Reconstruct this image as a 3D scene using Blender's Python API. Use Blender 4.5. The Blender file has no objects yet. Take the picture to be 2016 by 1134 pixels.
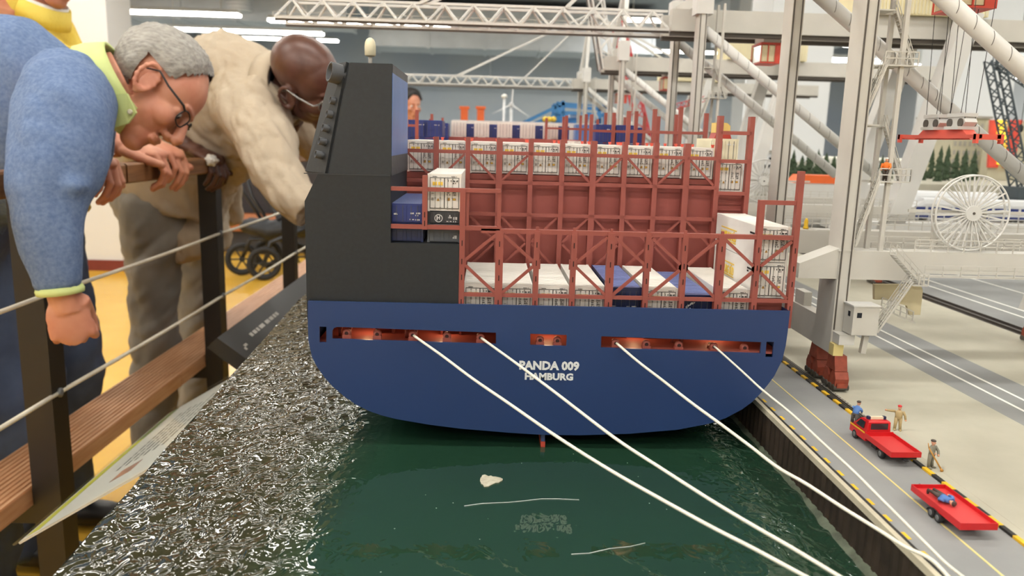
import bpy, bmesh, math, random
from mathutils import Vector, Matrix

sc = bpy.context.scene
col = sc.collection
random.seed(11)
PI = math.pi

# ------------------------------------------------------------------ camera
FPX, HC = 1550.0, 1.12                      # focal length in pixels of a 2016 wide frame, lens height above the floor
TH, PS, RO = [math.radians(a) for a in (10.7, 1.96, 1.6)]
FW = Vector((math.sin(PS) * math.cos(TH), math.cos(PS) * math.cos(TH), -math.sin(TH)))
R0 = Vector((math.cos(PS), -math.sin(PS), 0))
U0 = R0.cross(FW)
RT = R0 * math.cos(RO) + U0 * math.sin(RO)
UP = U0 * math.cos(RO) - R0 * math.sin(RO)
CAM = Vector((0, 0, HC))
cd = bpy.data.cameras.new('camera')
cam = bpy.data.objects.new('camera', cd)
col.objects.link(cam)
m3 = Matrix((RT, UP, -FW)).transposed()
cam.matrix_world = Matrix.Translation(CAM) @ m3.to_4x4()
cd.sensor_width = 36.0
cd.lens = FPX / 2016 * 36
cd.clip_start, cd.clip_end = 0.02, 60
cd.dof.use_dof = True
cd.dof.focus_distance = 0.66
cd.dof.aperture_fstop = 11.0
sc.camera = cam

# ------------------------------------------------------------------ world, exposure
w = bpy.data.worlds.new('world')
sc.world = w
w.use_nodes = True
w.node_tree.nodes['Background'].inputs[0].default_value = (0.9, 0.95, 1.0, 1)
w.node_tree.nodes['Background'].inputs[1].default_value = 0.35
vs = sc.view_settings
vs.view_transform = 'Standard'
vs.look = 'None'
vs.gamma = 1.0
vs.use_curve_mapping = False
vs.exposure = 0.0
sc.cycles.max_bounces = 7
sc.cycles.diffuse_bounces = 3
sc.cycles.glossy_bounces = 3
sc.cycles.transmission_bounces = 5
sc.cycles.transparent_max_bounces = 8
sc.cycles.sample_clamp_indirect = 6.0
sc.cycles.caustics_reflective = False
sc.cycles.caustics_refractive = False
sc.cycles.use_denoising = True

LAMP_W = 9.5            # watts of each ceiling lamp
LAMP_COL = (1.0, 0.98, 0.945)
# ceiling lamps: x, y, z, length along x, (tube pair)
LAMPS = []
for yy in (-2.3, -0.9, 0.35, 1.7, 3.6, 5.6):  # rearmost row is added to light the faces towards the lens
    for xx, k_ in ((-4.0, 0.9), (-2.1, 1.3), (-0.2, 0.8), (1.7, 0.75)):  # leftmost column is added for more light over the aisle
        LAMPS.append((xx, yy, 2.62, 1.5, k_))
for a_ in [(-3.55, 8.6, 2.30, 1.9), (-1.35, 8.6, 2.26, 1.9), (-2.9, 9.6, 2.26, 1.9), (0.12, 12.0, 2.36, 1.5), (-3.2, 12.4, 2.5, 1.8), (2.6, 12.4, 2.5, 1.8),
           (2.4, 10.2, 2.62, 1.6), (4.6, 6.2, 2.30, 1.6), (3.6, 8.0, 1.98, 1.5), (5.7, 8.6, 1.92, 1.5), (3.8, 3.4, 2.62, 1.5), (5.4, 3.4, 2.62, 1.5), (5.0, 11.0, 2.5, 1.6)]:
    LAMPS.append(a_ + (2.6,))  # far lamps boosted, with extra ones added to brighten the back


# ------------------------------------------------------------------ points from the survey of the photograph
def ray(x, y):
    return FW + RT * ((x - 1008) / FPX) - UP * ((y - 567) / FPX)


def P(x, y, Y):
    d = ray(x, y)
    return CAM + d * (Y / d.y)


def PZ(x, y, z):
    d = ray(x, y)
    return CAM + d * ((z - HC) / d.z)


def PX(x, y, X):
    d = ray(x, y)
    return CAM + d * (X / d.x)


# ------------------------------------------------------------------ materials
def lin(c):
    return tuple(((v / 255) / 12.92 if v / 255 <= 0.04045 else ((v / 255 + 0.055) / 1.055) ** 2.4) for v in c[:3]) + (1,)


def mat(name, rgb, rough=0.5, metal=0.0, var=0.06, scale=40.0, bump=0.0, bscale=None, spec=0.5, rgb2=None, coat=0.0, emit=0.0, detail=3, stretch=None):
    m = bpy.data.materials.new(name)
    m.use_nodes = True
    nt = m.node_tree
    b = nt.nodes['Principled BSDF']
    b.inputs['Roughness'].default_value = rough
    b.inputs['Metallic'].default_value = metal
    b.inputs['Specular IOR Level'].default_value = spec
    b.inputs['Coat Weight'].default_value = coat
    c = lin(rgb)
    tc = nt.nodes.new('ShaderNodeTexCoord')
    mp = nt.nodes.new('ShaderNodeMapping')
    nt.links.new(tc.outputs['Object'], mp.inputs['Vector'])
    if stretch:
        mp.inputs['Scale'].default_value = stretch
    n = nt.nodes.new('ShaderNodeTexNoise')
    n.inputs['Scale'].default_value = scale
    n.inputs['Detail'].default_value = detail
    nt.links.new(mp.outputs['Vector'], n.inputs['Vector'])
    r = nt.nodes.new('ShaderNodeValToRGB')
    r.color_ramp.elements[0].position = 0.3
    r.color_ramp.elements[1].position = 0.7
    if rgb2:
        r.color_ramp.elements[0].color = lin(rgb2)
        r.color_ramp.elements[1].color = c
    else:
        r.color_ramp.elements[0].color = tuple(v * (1 - var) for v in c[:3]) + (1,)
        r.color_ramp.elements[1].color = tuple(min(1, v * (1 + var)) for v in c[:3]) + (1,)
    nt.links.new(n.outputs['Fac'], r.inputs['Fac'])
    nt.links.new(r.outputs['Color'], b.inputs['Base Color'])
    if bump:
        n2 = nt.nodes.new('ShaderNodeTexNoise')
        n2.inputs['Scale'].default_value = bscale or scale * 3
        n2.inputs['Detail'].default_value = 4
        nt.links.new(mp.outputs['Vector'], n2.inputs['Vector'])
        bp = nt.nodes.new('ShaderNodeBump')
        bp.inputs['Strength'].default_value = bump
        bp.inputs['Distance'].default_value = 0.3 / (bscale or scale * 3)
        nt.links.new(n2.outputs['Fac'], bp.inputs['Height'])
        nt.links.new(bp.outputs['Normal'], b.inputs['Normal'])
    if emit:
        b.inputs['Emission Color'].default_value = c
        b.inputs['Emission Strength'].default_value = emit
    return m


def glassmat(name, tint=(1, 1, 1), rough=0.02, mix=0.88):
    m = bpy.data.materials.new(name)
    m.use_nodes = True
    nt = m.node_tree
    nt.nodes.remove(nt.nodes['Principled BSDF'])
    t = nt.nodes.new('ShaderNodeBsdfTransparent')
    t.inputs[0].default_value = tint + (1,)
    g = nt.nodes.new('ShaderNodeBsdfGlossy')
    g.inputs['Roughness'].default_value = rough
    x = nt.nodes.new('ShaderNodeMixShader')
    x.inputs[0].default_value = 1 - mix
    nt.links.new(t.outputs[0], x.inputs[1])
    nt.links.new(g.outputs[0], x.inputs[2])
    nt.links.new(x.outputs[0], nt.nodes['Material Output'].inputs[0])
    return m


M = {}
M['hull'] = mat('hull_blue', (31, 56, 102), 0.42, var=0.05, scale=9, bump=0.04, bscale=400)
M['red'] = mat('oxide_red', (148, 76, 66), 0.55, var=0.06, scale=60)
M['red_panel'] = mat('oxide_red_panel', (158, 82, 74), 0.6, var=0.07, scale=25)
M['slot'] = mat('slot_shadow_gap', (48, 20, 18), 0.8)
M['black'] = mat('black_casing', (27, 31, 35), 0.62, var=0.18, scale=300, bump=0.12, bscale=900)
M['pipe'] = mat('dark_grey_pipe', (52, 55, 60), 0.5)
M['pipe_in'] = mat('pipe_bore', (20, 24, 34), 0.7)
M['casing_blue'] = mat('casing_blue', (86, 118, 176), 0.35, var=0.08, scale=30)
M['casing_grey'] = mat('casing_scuffed', (62, 64, 68), 0.5, var=0.3, scale=160)
M['white'] = mat('container_white', (233, 230, 223), 0.5, var=0.03, scale=50)
M['cream'] = mat('container_cream', (226, 219, 190), 0.5, var=0.03, scale=50)
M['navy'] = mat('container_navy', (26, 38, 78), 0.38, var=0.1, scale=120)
M['navy_sheen'] = mat('container_roof_sheen', (116, 130, 178), 0.35, var=0.1, scale=260)  # roof sheen put into the colour, paler than the navy sides
M['blue2'] = mat('container_blue', (40, 56, 122), 0.4, var=0.1, scale=120)
M['dgrey'] = mat('container_dark_grey', (58, 60, 64), 0.5, var=0.1, scale=120)
M['mgrey'] = mat('container_mid_grey', (82, 86, 92), 0.5, var=0.1, scale=120)
M['cred'] = mat('container_red', (170, 54, 44), 0.45)
M['dark'] = mat('dark_print', (34, 33, 33), 0.6)
M['gasket'] = mat('door_gasket', (62, 60, 58), 0.6)
M['lockbar'] = mat('lock_bar', (150, 148, 142), 0.4)
M['yellow'] = mat('placard_yellow', (238, 200, 70), 0.5)
M['orange_decal'] = mat('decal_ochre', (176, 132, 56), 0.5)
M['decal_grey'] = mat('decal_grey', (165, 160, 152), 0.5)
M['letter'] = mat('white_lettering', (226, 228, 228), 0.5)
M['rope'] = mat('white_rope', (236, 231, 216), 0.75, var=0.06, scale=900, bump=0.5, bscale=1500)
M['crane'] = mat('crane_grey', (198, 195, 187), 0.5, var=0.04, scale=30)
M['crane2'] = mat('crane_light_grey', (212, 211, 207), 0.5, var=0.03, scale=30)
M['crane_groove'] = mat('crane_cable_slot', (84, 78, 72), 0.6)
M['bogie'] = mat('bogie_red', (146, 66, 46), 0.6, var=0.2, scale=200)
M['concrete'] = mat('quay_concrete', (188, 184, 167), 0.8, var=0.10, scale=14, bump=0.12, bscale=500, detail=6, rgb2=(170, 166, 149))
M['asphalt'] = mat('quay_asphalt', (150, 151, 150), 0.75, scale=20, bump=0.15, bscale=700, rgb2=(136, 137, 137), detail=5)
M['road'] = mat('road_grey', (140, 141, 140), 0.75, scale=22, bump=0.1, bscale=700, rgb2=(128, 129, 128), detail=5)
M['blackpaint'] = mat('kerb_black', (38, 37, 36), 0.6)
M['yellowpaint'] = mat('road_yellow', (232, 186, 40), 0.6)
M['paleyellow'] = mat('line_pale_yellow', (224, 208, 140), 0.6)
M['whitepaint'] = mat('road_white', (232, 231, 224), 0.6)
M['sheetpile'] = mat('sheet_pile_brown', (50, 40, 32), 0.55, var=0.4, scale=60, bump=0.3, bscale=300)
M['steel'] = mat('rail_steel', (96, 92, 86), 0.45, metal=0.5)
M['firered'] = mat('truck_red', (200, 30, 36), 0.35, var=0.03)
M['truckfloor'] = mat('truck_bed_red', (206, 62, 62), 0.5, var=0.03)
M['tyre'] = mat('tyre_black', (34, 34, 35), 0.7)
M['rim'] = mat('rim_grey', (120, 122, 124), 0.4, metal=0.4)
M['tglass'] = mat('truck_window', (46, 50, 54), 0.12)
M['skin'] = mat('skin_light', (206, 146, 118), 0.5, var=0.09, scale=22, bump=0.12, bscale=260, rgb2=(190, 122, 98))
M['skin_dark'] = mat('skin_dark', (96, 62, 50), 0.38, var=0.1, scale=22, bump=0.1, bscale=260, rgb2=(78, 48, 40))
M['hair_grey'] = mat('hair_grey', (172, 168, 160), 0.6, scale=60, bump=0.9, bscale=170, rgb2=(128, 124, 118), stretch=(1, 3, 3))
M['hair_dark'] = mat('hair_dark', (32, 28, 28), 0.5, var=0.2, scale=100, bump=0.7, bscale=250)
M['sweater'] = mat('sweater_blue_melange', (112, 132, 166), 0.9, scale=160, bump=0.5, bscale=420, rgb2=(84, 106, 144), detail=6)
M['collar'] = mat('collar_green', (200, 212, 140), 0.8, var=0.05)
M['jeans'] = mat('jeans_blue', (92, 108, 138), 0.85, scale=10, bump=0.3, bscale=300, rgb2=(66, 80, 110), detail=6)
M['jeans_grey'] = mat('jeans_grey', (142, 138, 132), 0.85, scale=7, bump=0.3, bscale=300, rgb2=(108, 104, 98), detail=6)
M['beige'] = mat('shirt_beige', (192, 178, 157), 0.85, scale=9, bump=0.5, bscale=30, rgb2=(182, 166, 144), detail=4)
M['yshirt'] = mat('shirt_yellow', (238, 214, 100), 0.85, scale=9, bump=0.5, bscale=30, rgb2=(226, 194, 70), detail=4)
M['white_cloth'] = mat('cloth_white', (238, 236, 230), 0.85, bump=0.3, bscale=120)
M['shoe'] = mat('shoe_black', (30, 28, 28), 0.4)
M['black_steel'] = mat('railing_black', (27, 25, 24), 0.42, var=0.1)
M['handrail'] = mat('handrail_wood', (150, 106, 68), 0.42, scale=10, rgb2=(118, 80, 50), stretch=(14, 1, 14), bump=0.08, bscale=60, detail=6)
M['plank'] = mat('decking_wood', (212, 166, 126), 0.45, scale=9, rgb2=(190, 138, 98), stretch=(14, 1, 14), bump=0.1, bscale=60, detail=6)
M['cable'] = mat('railing_rope', (224, 216, 196), 0.6, bump=0.4, bscale=600)
M['floor'] = mat('floor_yellow', (232, 184, 72), 0.22, var=0.05, scale=2.5, rgb2=(224, 172, 56))
M['wall'] = mat('wall_blue_grey', (176, 186, 198), 0.8, scale=0.8, rgb2=(198, 202, 202), detail=6)
M['wall_white'] = mat('wall_white', (222, 224, 226), 0.8, var=0.02, scale=2)
M['ceil'] = mat('ceiling_grey', (176, 182, 188), 0.85, var=0.05, scale=1.5)
M['duct'] = mat('duct_galvanised', (206, 211, 216), 0.42, metal=0.25, var=0.1, scale=3)
M['skirt'] = mat('skirting_red_brown', (120, 48, 40), 0.5)
M['bench_dark'] = mat('platform_dark', (62, 62, 66), 0.7)
M['bench_wood'] = mat('platform_wood', (176, 106, 62), 0.5, stretch=(1, 10, 10), scale=4)
M['pram'] = mat('pram_fabric', (44, 46, 50), 0.7, bump=0.3, bscale=200)
M['pram_frame'] = mat('pram_frame', (60, 62, 66), 0.35, metal=0.6)
M['tree'] = mat('tree_green', (66, 84, 58), 0.8, scale=120, bump=0.8, bscale=160, rgb2=(46, 62, 42))
M['bluecrane'] = mat('crane_blue', (64, 128, 186), 0.45)
M['redcrane'] = mat('crane_red', (206, 60, 62), 0.45)
M['spreader'] = mat('spreader_red', (222, 92, 74), 0.45, var=0.03)
M['dkcrane'] = mat('crane_dark_green', (66, 76, 82), 0.5)
M['orange'] = mat('orange_paint', (236, 108, 48), 0.5)
M['lamp_house'] = mat('lamp_housing', (220, 220, 216), 0.4)
M['tube'] = mat('lamp_tube', (255, 252, 244), 0.4, emit=16.0)
M['brown_fig'] = mat('figure_tan', (178, 156, 112), 0.6)
M['fig_grey'] = mat('figure_grey', (128, 124, 108), 0.6)
M['fig_blue'] = mat('figure_blue', (78, 118, 180), 0.6)
M['fig_skin'] = mat('figure_skin', (214, 160, 130), 0.6)
M['fig_vest'] = mat('figure_orange', (236, 120, 40), 0.6)
M['fig_dark'] = mat('figure_dark', (70, 62, 56), 0.6)
M['helmet'] = mat('helmet_white', (236, 234, 226), 0.4)
M['stick'] = mat('pole_ochre', (190, 136, 60), 0.6)
M['glass'] = glassmat('spectacle_lens', (0.95, 0.97, 0.97), mix=0.9)
M['acrylic'] = glassmat('acrylic_sheet', (0.95, 0.96, 0.95), rough=0.05, mix=0.93)
M['foam'] = mat('foam_dirt', (92, 100, 84), 0.6, var=0.4, scale=80, bump=0.6, bscale=160)
M['facade'] = mat('facade_beige', (190, 184, 160), 0.7, var=0.05)
M['water'] = None


# ------------------------------------------------------------------ mesh builder
class MB:
    def __init__(s):
        s.v, s.f, s.m, s.s = [], [], [], []

    def add(s, vs_, fs, mi=0, smooth=False):
        o = len(s.v)
        s.v += [Vector(v) for v in vs_]
        for f in fs:
            s.f.append([i + o for i in f])
            s.m.append(mi)
            s.s.append(smooth)
        return s

    def box(s, lo, hi, mi=0):
        x0, y0, z0 = lo
        x1, y1, z1 = hi
        return s.hexa([(x0, y0, z0), (x1, y0, z0), (x1, y1, z0), (x0, y1, z0)], [(x0, y0, z1), (x1, y0, z1), (x1, y1, z1), (x0, y1, z1)], mi)

    def cbox(s, c, d, mi=0, R=None):
        h = Vector(d) / 2
        vs_ = []
        for z in (-1, 1):
            for x, y in ((-1, -1), (1, -1), (1, 1), (-1, 1)):
                q = Vector((x * h.x, y * h.y, z * h.z))
                vs_.append(Vector(c) + (R @ q if R else q))
        return s.hexa(vs_[:4], vs_[4:], mi)

    def hexa(s, bot, top, mi=0, smooth=False):
        n = len(bot)
        fs = [list(range(n))[::-1], list(range(n, 2 * n))]
        for i in range(n):
            j = (i + 1) % n
            fs.append([i, j, n + j, n + i])
        return s.add(list(bot) + list(top), fs, mi, smooth)

    def prism(s, poly, vec, mi=0):
        vec = Vector(vec)
        return s.hexa([Vector(p) for p in poly], [Vector(p) + vec for p in poly], mi)

    def beam(s, a, b, w_, h_, up=(0, 0, 1), mi=0):
        a, b = Vector(a), Vector(b)
        d = (b - a).normalized()
        u = Vector(up)
        if abs(d.dot(u)) > 0.98:
            u = Vector((0, 1, 0))
        r = d.cross(u).normalized()
        u = r.cross(d).normalized()
        q = [(-1, -1), (1, -1), (1, 1), (-1, 1)]
        return s.hexa([a + r * (x * w_ / 2) + u * (y * h_ / 2) for x, y in q], [b + r * (x * w_ / 2) + u * (y * h_ / 2) for x, y in q], mi)

    def tube(s, pts, r, n=8, mi=0, caps=True, smooth=True, flat=None):
        pts = [Vector(p) for p in pts]
        rs = r if isinstance(r, (list, tuple)) else [r] * len(pts)
        rings = []
        prev = None
        for i, p in enumerate(pts):
            t = (pts[min(i + 1, len(pts) - 1)] - pts[max(i - 1, 0)])
            t = t.normalized() if t.length > 1e-9 else Vector((0, 0, 1))
            if prev is None:
                k = Vector((0, 0, 1)) if abs(t.z) < 0.9 else Vector((0, 1, 0))
                a = t.cross(k).normalized()
            else:
                a = (prev - t * prev.dot(t)).normalized()
            prev = a
            b = t.cross(a)
            ra, rb = rs[i] if isinstance(rs[i], (list, tuple)) else (rs[i], rs[i])
            rings.append([p + a * (ra * math.cos(2 * PI * k / n)) + b * (rb * math.sin(2 * PI * k / n)) for k in range(n)])
        return s.rings(rings, mi, caps, smooth)

    def rings(s, rings, mi=0, caps=True, smooth=True):
        n = len(rings[0])
        vs_ = [p for r in rings for p in r]
        fs = []
        for i in range(len(rings) - 1):
            for k in range(n):
                k2 = (k + 1) % n
                fs.append([i * n + k, i * n + k2, (i + 1) * n + k2, (i + 1) * n + k])
        s.add(vs_, fs, mi, smooth)
        if caps:
            o = len(s.v) - len(vs_)
            for base, rev in ((0, True), ((len(rings) - 1) * n, False)):
                f = [o + base + k for k in range(n)]
                s.f.append(f[::-1] if rev else f)
                s.m.append(mi)
                s.s.append(False)
        return s

    def cyl(s, a, b, r, r2=None, n=12, mi=0, caps=True, smooth=True):
        return s.tube([a, b], [r, r if r2 is None else r2], n, mi, caps, smooth)

    def ell(s, c, r, R=None, nu=16, nv=10, mi=0):
        c = Vector(c)
        vs_, fs = [], []
        for j in range(1, nv):
            t = PI * j / nv
            for i in range(nu):
                a = 2 * PI * i / nu
                q = Vector((r[0] * math.sin(t) * math.cos(a), r[1] * math.sin(t) * math.sin(a), r[2] * math.cos(t)))
                vs_.append(c + (R @ q if R else q))
        q = Vector((0, 0, r[2]))
        vs_.append(c + (R @ q if R else q))
        vs_.append(c - (R @ q if R else q))
        nn = (nv - 1) * nu
        for i in range(nu):
            k = (i + 1) % nu
            fs.append([nn, i, k])
            fs.append([nn + 1, (nv - 2) * nu + k, (nv - 2) * nu + i])
            for j in range(nv - 2):
                fs.append([j * nu + i, (j + 1) * nu + i, (j + 1) * nu + k, j * nu + k])
        return s.add(vs_, fs, mi, True)

    def lathe(s, o, ax, prof, n=16, mi=0, smooth=True, caps=True):
        o, ax = Vector(o), Vector(ax).normalized()
        k = Vector((0, 0, 1)) if abs(ax.z) < 0.9 else Vector((1, 0, 0))
        a = ax.cross(k).normalized()
        b = ax.cross(a)
        return s.rings([[o + ax * h + a * (r * math.cos(2 * PI * i / n)) + b * (r * math.sin(2 * PI * i / n)) for i in range(n)] for r, h in prof], mi, caps, smooth)

    def torus(s, c, ax, R_, r_, n=24, k=8, mi=0):
        c, ax = Vector(c), Vector(ax).normalized()
        q = Vector((0, 0, 1)) if abs(ax.z) < 0.9 else Vector((1, 0, 0))
        a = ax.cross(q).normalized()
        b = ax.cross(a)
        vs_, fs = [], []
        for i in range(n):
            t = 2 * PI * i / n
            e = a * math.cos(t) + b * math.sin(t)
            for j in range(k):
                u = 2 * PI * j / k
                vs_.append(c + e * (R_ + r_ * math.cos(u)) + ax * (r_ * math.sin(u)))
        for i in range(n):
            for j in range(k):
                fs.append([i * k + j, ((i + 1) % n) * k + j, ((i + 1) % n) * k + (j + 1) % k, i * k + (j + 1) % k])
        return s.add(vs_, fs, mi, True)

    def quad(s, a, b, c, d, mi=0):
        return s.add([a, b, c, d], [[0, 1, 2, 3]], mi)

    def mesh(s, name, mats, off=Vector((0, 0, 0))):
        me = bpy.data.meshes.new(name)
        me.from_pydata([tuple(v - off) for v in s.v], [], s.f)
        for m_ in (mats if isinstance(mats, (list, tuple)) else [mats]):
            me.materials.append(m_)
        me.polygons.foreach_set('material_index', s.m)
        me.polygons.foreach_set('use_smooth', s.s)
        me.update()
        bm_ = bmesh.new()
        bm_.from_mesh(me)
        bmesh.ops.recalc_face_normals(bm_, faces=bm_.faces)
        bm_.to_mesh(me)
        bm_.free()
        return me

    def build(s, name, mats, parent=None, local=False):
        off = Vector((0, 0, 0))
        if parent is not None and not local:
            q = parent
            while q is not None:
                off += q.location
                q = q.parent
        return link(name, s.mesh(name, mats, off), parent)


def link(name, me, parent=None):
    o = bpy.data.objects.new(name, me)
    col.objects.link(o)
    o.parent = parent
    return o


def tag(o, label=None, cat=None, group=None, kind=None):
    if label:
        o['label'] = label
    if cat:
        o['category'] = cat
    if group:
        o['group'] = group
    if kind:
        o['kind'] = kind
    return o


def thing(name, label, cat, loc=(0, 0, 0), group=None):
    o = bpy.data.objects.new(name, None)
    o.empty_display_size = 0.02
    col.objects.link(o)
    o.location = loc
    return tag(o, label, cat, group)


def kids(o):
    return [c for c in bpy.data.objects if c.parent == o]


def copy_tree(o, loc=None, label=None, group=None, rz=None, tree=None):
    def rec(src, par):
        c = src.copy()
        col.objects.link(c)
        c.parent = par
        for ch in src.children:
            rec(ch, c)
        return c
    r = rec(o, None)
    if loc is not None:
        r.location = loc
    if rz is not None:
        r.rotation_euler = (0, 0, rz)
    if label:
        r['label'] = label
    if group:
        r['group'] = group
    return r


def plate_mesh(outline, holes, thick):
    """flat plate in x/z with holes, extruded along y by thick; the points are (x, z)."""
    cu = bpy.data.curves.new('tmp', 'CURVE')
    cu.dimensions = '2D'
    cu.fill_mode = 'BOTH'
    cu.extrude = thick / 2
    for pts in [outline] + holes:
        sp = cu.splines.new('POLY')
        sp.points.add(len(pts) - 1)
        for q, (x, z) in zip(sp.points, pts):
            q.co = (x, z, 0, 1)
        sp.use_cyclic_u = True
    ob = bpy.data.objects.new('tmp', cu)
    col.objects.link(ob)
    dg = bpy.context.evaluated_depsgraph_get()
    me = bpy.data.meshes.new_from_object(ob.evaluated_get(dg))
    bpy.data.objects.remove(ob)
    mb = MB()
    mb.add([(v.co.x, -v.co.z + thick / 2, v.co.y) for v in me.vertices], [list(p.vertices) for p in me.polygons])
    bpy.data.meshes.remove(me)
    return mb


_txt = {}


def text_into(mb, s_, o, right, up_, W, H, depth=0.0003, mi=0, bold=0.0):
    """lettering fitted to a W x H box whose lower left corner is o."""
    key = (s_, bold)
    if key not in _txt:
        cu = bpy.data.curves.new('tmp', 'FONT')
        cu.body = s_
        cu.offset = bold
        cu.extrude = 0.5
        cu.resolution_u = 2
        ob = bpy.data.objects.new('tmp', cu)
        col.objects.link(ob)
        dg = bpy.context.evaluated_depsgraph_get()
        me = bpy.data.meshes.new_from_object(ob.evaluated_get(dg))
        bpy.data.objects.remove(ob)
        _txt[key] = ([v.co.copy() for v in me.vertices], [list(p.vertices) for p in me.polygons])
        bpy.data.meshes.remove(me)
    vs_, fs = _txt[key]
    x0, x1 = min(v.x for v in vs_), max(v.x for v in vs_)
    y0, y1 = min(v.y for v in vs_), max(v.y for v in vs_)
    right, up_ = Vector(right).normalized(), Vector(up_).normalized()
    nrm = right.cross(up_)
    mb.add([Vector(o) + right * ((v.x - x0) / (x1 - x0) * W) + up_ * ((v.y - y0) / (y1 - y0) * H) + nrm * ((v.z + 0.5) * depth) for v in vs_], fs, mi)


def remeshed(mb, name, mats, voxel, smooth=4, off=Vector((0, 0, 0)), factor=0.5):
    """one continuous skin around overlapping volumes."""
    me = mb.mesh('tmp', mats, off)
    ob = bpy.data.objects.new('tmp', me)
    col.objects.link(ob)
    a = ob.modifiers.new('r', 'REMESH')
    a.mode = 'VOXEL'
    a.voxel_size = voxel
    a.use_smooth_shade = True
    if smooth:
        b = ob.modifiers.new('s', 'SMOOTH')
        b.iterations = smooth
        b.factor = factor
    dg = bpy.context.evaluated_depsgraph_get()
    out = bpy.data.meshes.new_from_object(ob.evaluated_get(dg))
    bpy.data.objects.remove(ob)
    bpy.data.meshes.remove(me)
    out.name = name
    return out

# ================================================================== the room
def struct(o, label=None):
    o['kind'] = 'structure'
    if label:
        o['label'] = label
    return o


XL, XR, YF, YK, ZC = -5.2, 7.0, -3.2, 14.5, 2.95
struct(MB().box((XL, YF, -0.06), (XR, YK, 0.0)).build('floor', M['floor']), 'glossy yellow hall floor')
struct(MB().box((XL, YF, ZC), (XR, YK, ZC + 0.06)).build('ceiling', M['ceil']), 'grey hall ceiling above the ducts')
struct(MB().box((XL, YK, 0), (XR, YK + 0.08, ZC)).build('wall_back', M['wall']), 'blue grey wall at the far end')
struct(MB().box((XL - 0.08, YF, 0), (XL, YK, ZC)).build('wall_left', M['wall_white']), 'white side wall')
struct(MB().box((XR, YF, 0), (XR + 0.08, YK, ZC)).build('wall_right', M['wall_white']), 'white side wall behind the landscape')
struct(MB().box((XL, YF - 0.08, 0), (XR, YF, ZC)).build('wall_front', M['wall_white']), 'white wall behind the visitors')

# pillars
pl = struct(MB().box((-3.30, 6.3, 0), (-2.90, 6.72, ZC)).build('pillar_1', M['wall_white']), 'white square pillar behind the visitors')
struct(MB().box((-3.315, 6.285, 0), (-2.885, 6.735, 0.085)).build('skirting', M['skirt'], pl))
for i, (x0, x1, y0) in enumerate([(1.72, 2.12, 5.0), (3.0, 3.42, 5.2), (2.6, 3.0, 8.2), (4.3, 4.8, 7.6)]):
    q = struct(MB().box((x0, y0, 0), (x1, y0 + 0.4, ZC)).build('pillar_%d' % (i + 2), M['wall_white']), 'white square pillar rising behind the miniature harbour')

# low platform along the visitors' aisle
pf = struct(MB().box((-5.0, 7.5, 0), (-1.35, 8.3, 0.20)).build('floor_platform', M['bench_dark']), 'low dark platform with a wooden edge')
struct(MB().box((-5.0, 7.44, 0.20), (-1.35, 8.3, 0.29)).build('platform_board', M['bench_wood'], pf))
struct(MB().box((-5.0, 8.3, 0), (-1.35, 8.36, 0.95)).build('wall_partition', M['bench_dark']), 'dark low partition behind the platform')

# tables added over the far floor to cut its yellow bounce
struct(MB().box((-5.1, 8.6, 0), (6.9, 14.4, 0.86)).build('floor_added_tables', mat('table_grey_green', (132, 138, 132), 0.8, scale=2)), 'grey green tables added at the far end against yellow floor bounce')

# ceiling lamps
LAMP_LABEL = {(-3.55, 8.6): 'bright fluorescent tube lamp hanging beside the white pillar', (-1.35, 8.6): 'bright fluorescent tube lamp hanging above the bald man',
              (-2.9, 9.6): 'fluorescent tube lamp close under the long rectangular duct', (0.12, 12.0): 'single fluorescent tube lamp between ship deck and wide duct'}


def lamp(x, y, z, L, k):
    t = thing('fluorescent_lamp', LAMP_LABEL.get((x, y), 'white fluorescent tube lamp under the hall ceiling, from a set partly added for light'), 'lamp', (x, y, z), 'fluorescent lamps under the ceiling')
    h = MB()
    h.prism([(-L / 2, -0.05, 0.05), (-L / 2, 0.05, 0.05), (-L / 2, 0.09, 0.012), (-L / 2, -0.09, 0.012)], (L, 0, 0))
    h.build('housing', M['lamp_house'], t, local=True)
    for s_ in (-1, 1):
        MB().cyl((-L / 2, s_ * 0.045, 0), (L / 2, s_ * 0.045, 0), 0.015, n=8).build('tube', M['tube'], t, local=True)
    for s_ in (-1, 1):
        MB().cyl((s_ * L * 0.4, 0, 0.05), (s_ * L * 0.4, 0, ZC - z), 0.006, n=6).build('hanger', M['lamp_house'], t, local=True)
    ld = bpy.data.lights.new('lamp_light', 'AREA')
    ld.shape = 'RECTANGLE'
    ld.size, ld.size_y = L, 0.16
    ld.energy = LAMP_W * k
    ld.color = LAMP_COL
    lo = bpy.data.objects.new('lamp_light', ld)
    col.objects.link(lo)
    lo.parent = t
    lo.location = (0, 0, -0.022)
    return t


for a in LAMPS:
    lamp(*a)

# ducts under the ceiling
def duct_box(lo, hi, label, seams=5):
    t = thing('air_duct', label, 'duct', ((lo[0] + hi[0]) / 2, (lo[1] + hi[1]) / 2, lo[2]))
    MB().box(lo, hi).build('duct_body', M['duct'], t)
    for x in (lo[0] + 0.3, hi[0] - 0.3):
        MB().cyl((x, lo[1] + 0.1, hi[2]), (x, lo[1] + 0.1, ZC), 0.01, n=6).build('hanger', M['steel'], t)
    for i in range(seams + 1):
        x = lo[0] + (hi[0] - lo[0]) * i / seams
        MB().box((x - 0.02, lo[1] - 0.015, lo[2] - 0.015), (x + 0.02, hi[1] + 0.015, hi[2] + 0.015)).build('flange', M['duct'], t)


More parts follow.
